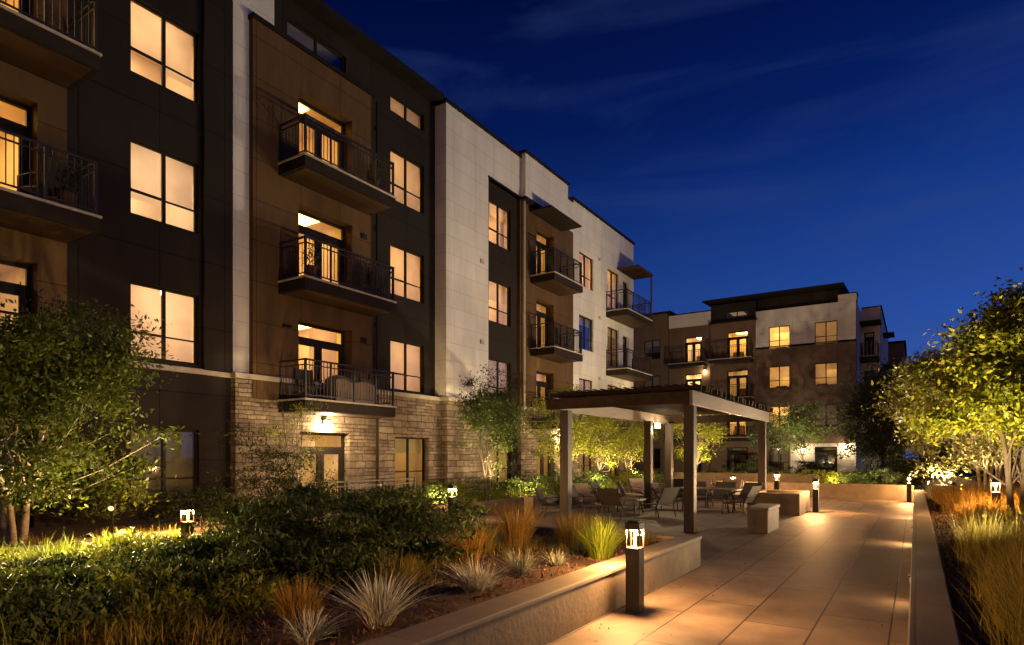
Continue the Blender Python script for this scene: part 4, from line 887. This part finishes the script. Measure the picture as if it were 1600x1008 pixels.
# ------------------------------------------------------------------ sky, camera, render
w = bpy.data.worlds.new('World'); scene.world = w; w.use_nodes = True; N = w.node_tree.nodes; L = w.node_tree.links
bg = N['Background']; tc = N.new('ShaderNodeTexCoord'); sp = N.new('ShaderNodeSeparateXYZ'); L.new(tc.outputs['Generated'], sp.inputs[0])
rp = ramp(N, [(0, (.050,.100,.33)), (.18, (.018,.064,.30)), (.33, (.0062,.033,.20)), (.46, (.0015,.0110,.100)), (.6, (.0005,.0036,.046)), (1, (.0002,.0018,.022))]); L.new(sp.outputs[2], rp.inputs[0])
mp = N.new('ShaderNodeMapping'); mp.inputs['Scale'].default_value = (1.2, 1.6, 6.5); mp.inputs['Rotation'].default_value = (0, R(14), 0); L.new(tc.outputs['Generated'], mp.inputs[0])
nz = N.new('ShaderNodeTexNoise'); nz.inputs['Scale'].default_value = 1.6; nz.inputs['Detail'].default_value = 6; nz.inputs['Roughness'].default_value = .55; nz.inputs['Distortion'].default_value = .6; L.new(mp.outputs[0], nz.inputs['Vector'])
cr = ramp(N, [(.46, (0,0,0)), (.82, (.5,.5,.5))]); L.new(nz.outputs['Fac'], cr.inputs[0])
cm = N.new('ShaderNodeMix'); cm.data_type = 'RGBA'; L.new(cr.outputs[0], cm.inputs[0]); xr = N.new('ShaderNodeMapRange'); xr.inputs['From Min'].default_value = -.6; xr.inputs['From Max'].default_value = .3; xr.inputs['To Min'].default_value = .72; xr.inputs['To Max'].default_value = 1.4; L.new(sp.outputs[0], xr.inputs['Value'])
xs = N.new('ShaderNodeVectorMath'); xs.operation = 'SCALE'; L.new(rp.outputs[0], xs.inputs[0]); L.new(xr.outputs[0], xs.inputs['Scale']); L.new(xs.outputs[0], cm.inputs[6]); cm.inputs[7].default_value = (.030,.060,.20, 1)
# dusk afterglow low in the sky behind the camera, with cloud bands
ny = N.new('ShaderNodeMapRange'); ny.inputs['From Min'].default_value = .25; ny.inputs['From Max'].default_value = -.9; L.new(sp.outputs[1], ny.inputs['Value'])
lz = N.new('ShaderNodeMapRange'); lz.inputs['From Min'].default_value = .5; lz.inputs['From Max'].default_value = .08; L.new(sp.outputs[2], lz.inputs['Value'])
mu = N.new('ShaderNodeMath'); mu.operation = 'MULTIPLY'; L.new(ny.outputs[0], mu.inputs[0]); L.new(lz.outputs[0], mu.inputs[1])
gr = ramp(N, [(.35, (.06,.055,.10)), (.6, (.52,.26,.13))]); L.new(nz.outputs['Fac'], gr.inputs[0])
gm = N.new('ShaderNodeMix'); gm.data_type = 'RGBA'; L.new(mu.outputs[0], gm.inputs[0]); L.new(cm.outputs[2], gm.inputs[6]); L.new(gr.outputs[0], gm.inputs[7])
L.new(gm.outputs[2], bg.inputs['Color']); bg.inputs['Strength'].default_value = 1.

cam = bpy.data.cameras.new('camera'); co = bpy.data.objects.new('camera', cam); col.objects.link(co)
co.location = (0, 0, 1.65); co.rotation_euler = (R(90), 0, R(32.96)); cam.sensor_width = 36; cam.lens = 973/1600*36; cam.shift_y = (712-504)/1600; cam.clip_end = 2000; cam.clip_start = .05
scene.camera = co
scene.render.engine = 'CYCLES'
cy = scene.cycles; cy.use_denoising = True; cy.max_bounces = 7; cy.diffuse_bounces = 4; cy.glossy_bounces = 3; cy.transmission_bounces = 4; cy.transparent_max_bounces = 12; cy.sample_clamp_indirect = 4; cy.use_light_tree = True; cy.caustics_reflective = False; cy.caustics_refractive = False
scene.view_settings.view_transform = 'Standard'; scene.view_settings.look = 'None'; scene.view_settings.exposure = 0; scene.view_settings.gamma = 1
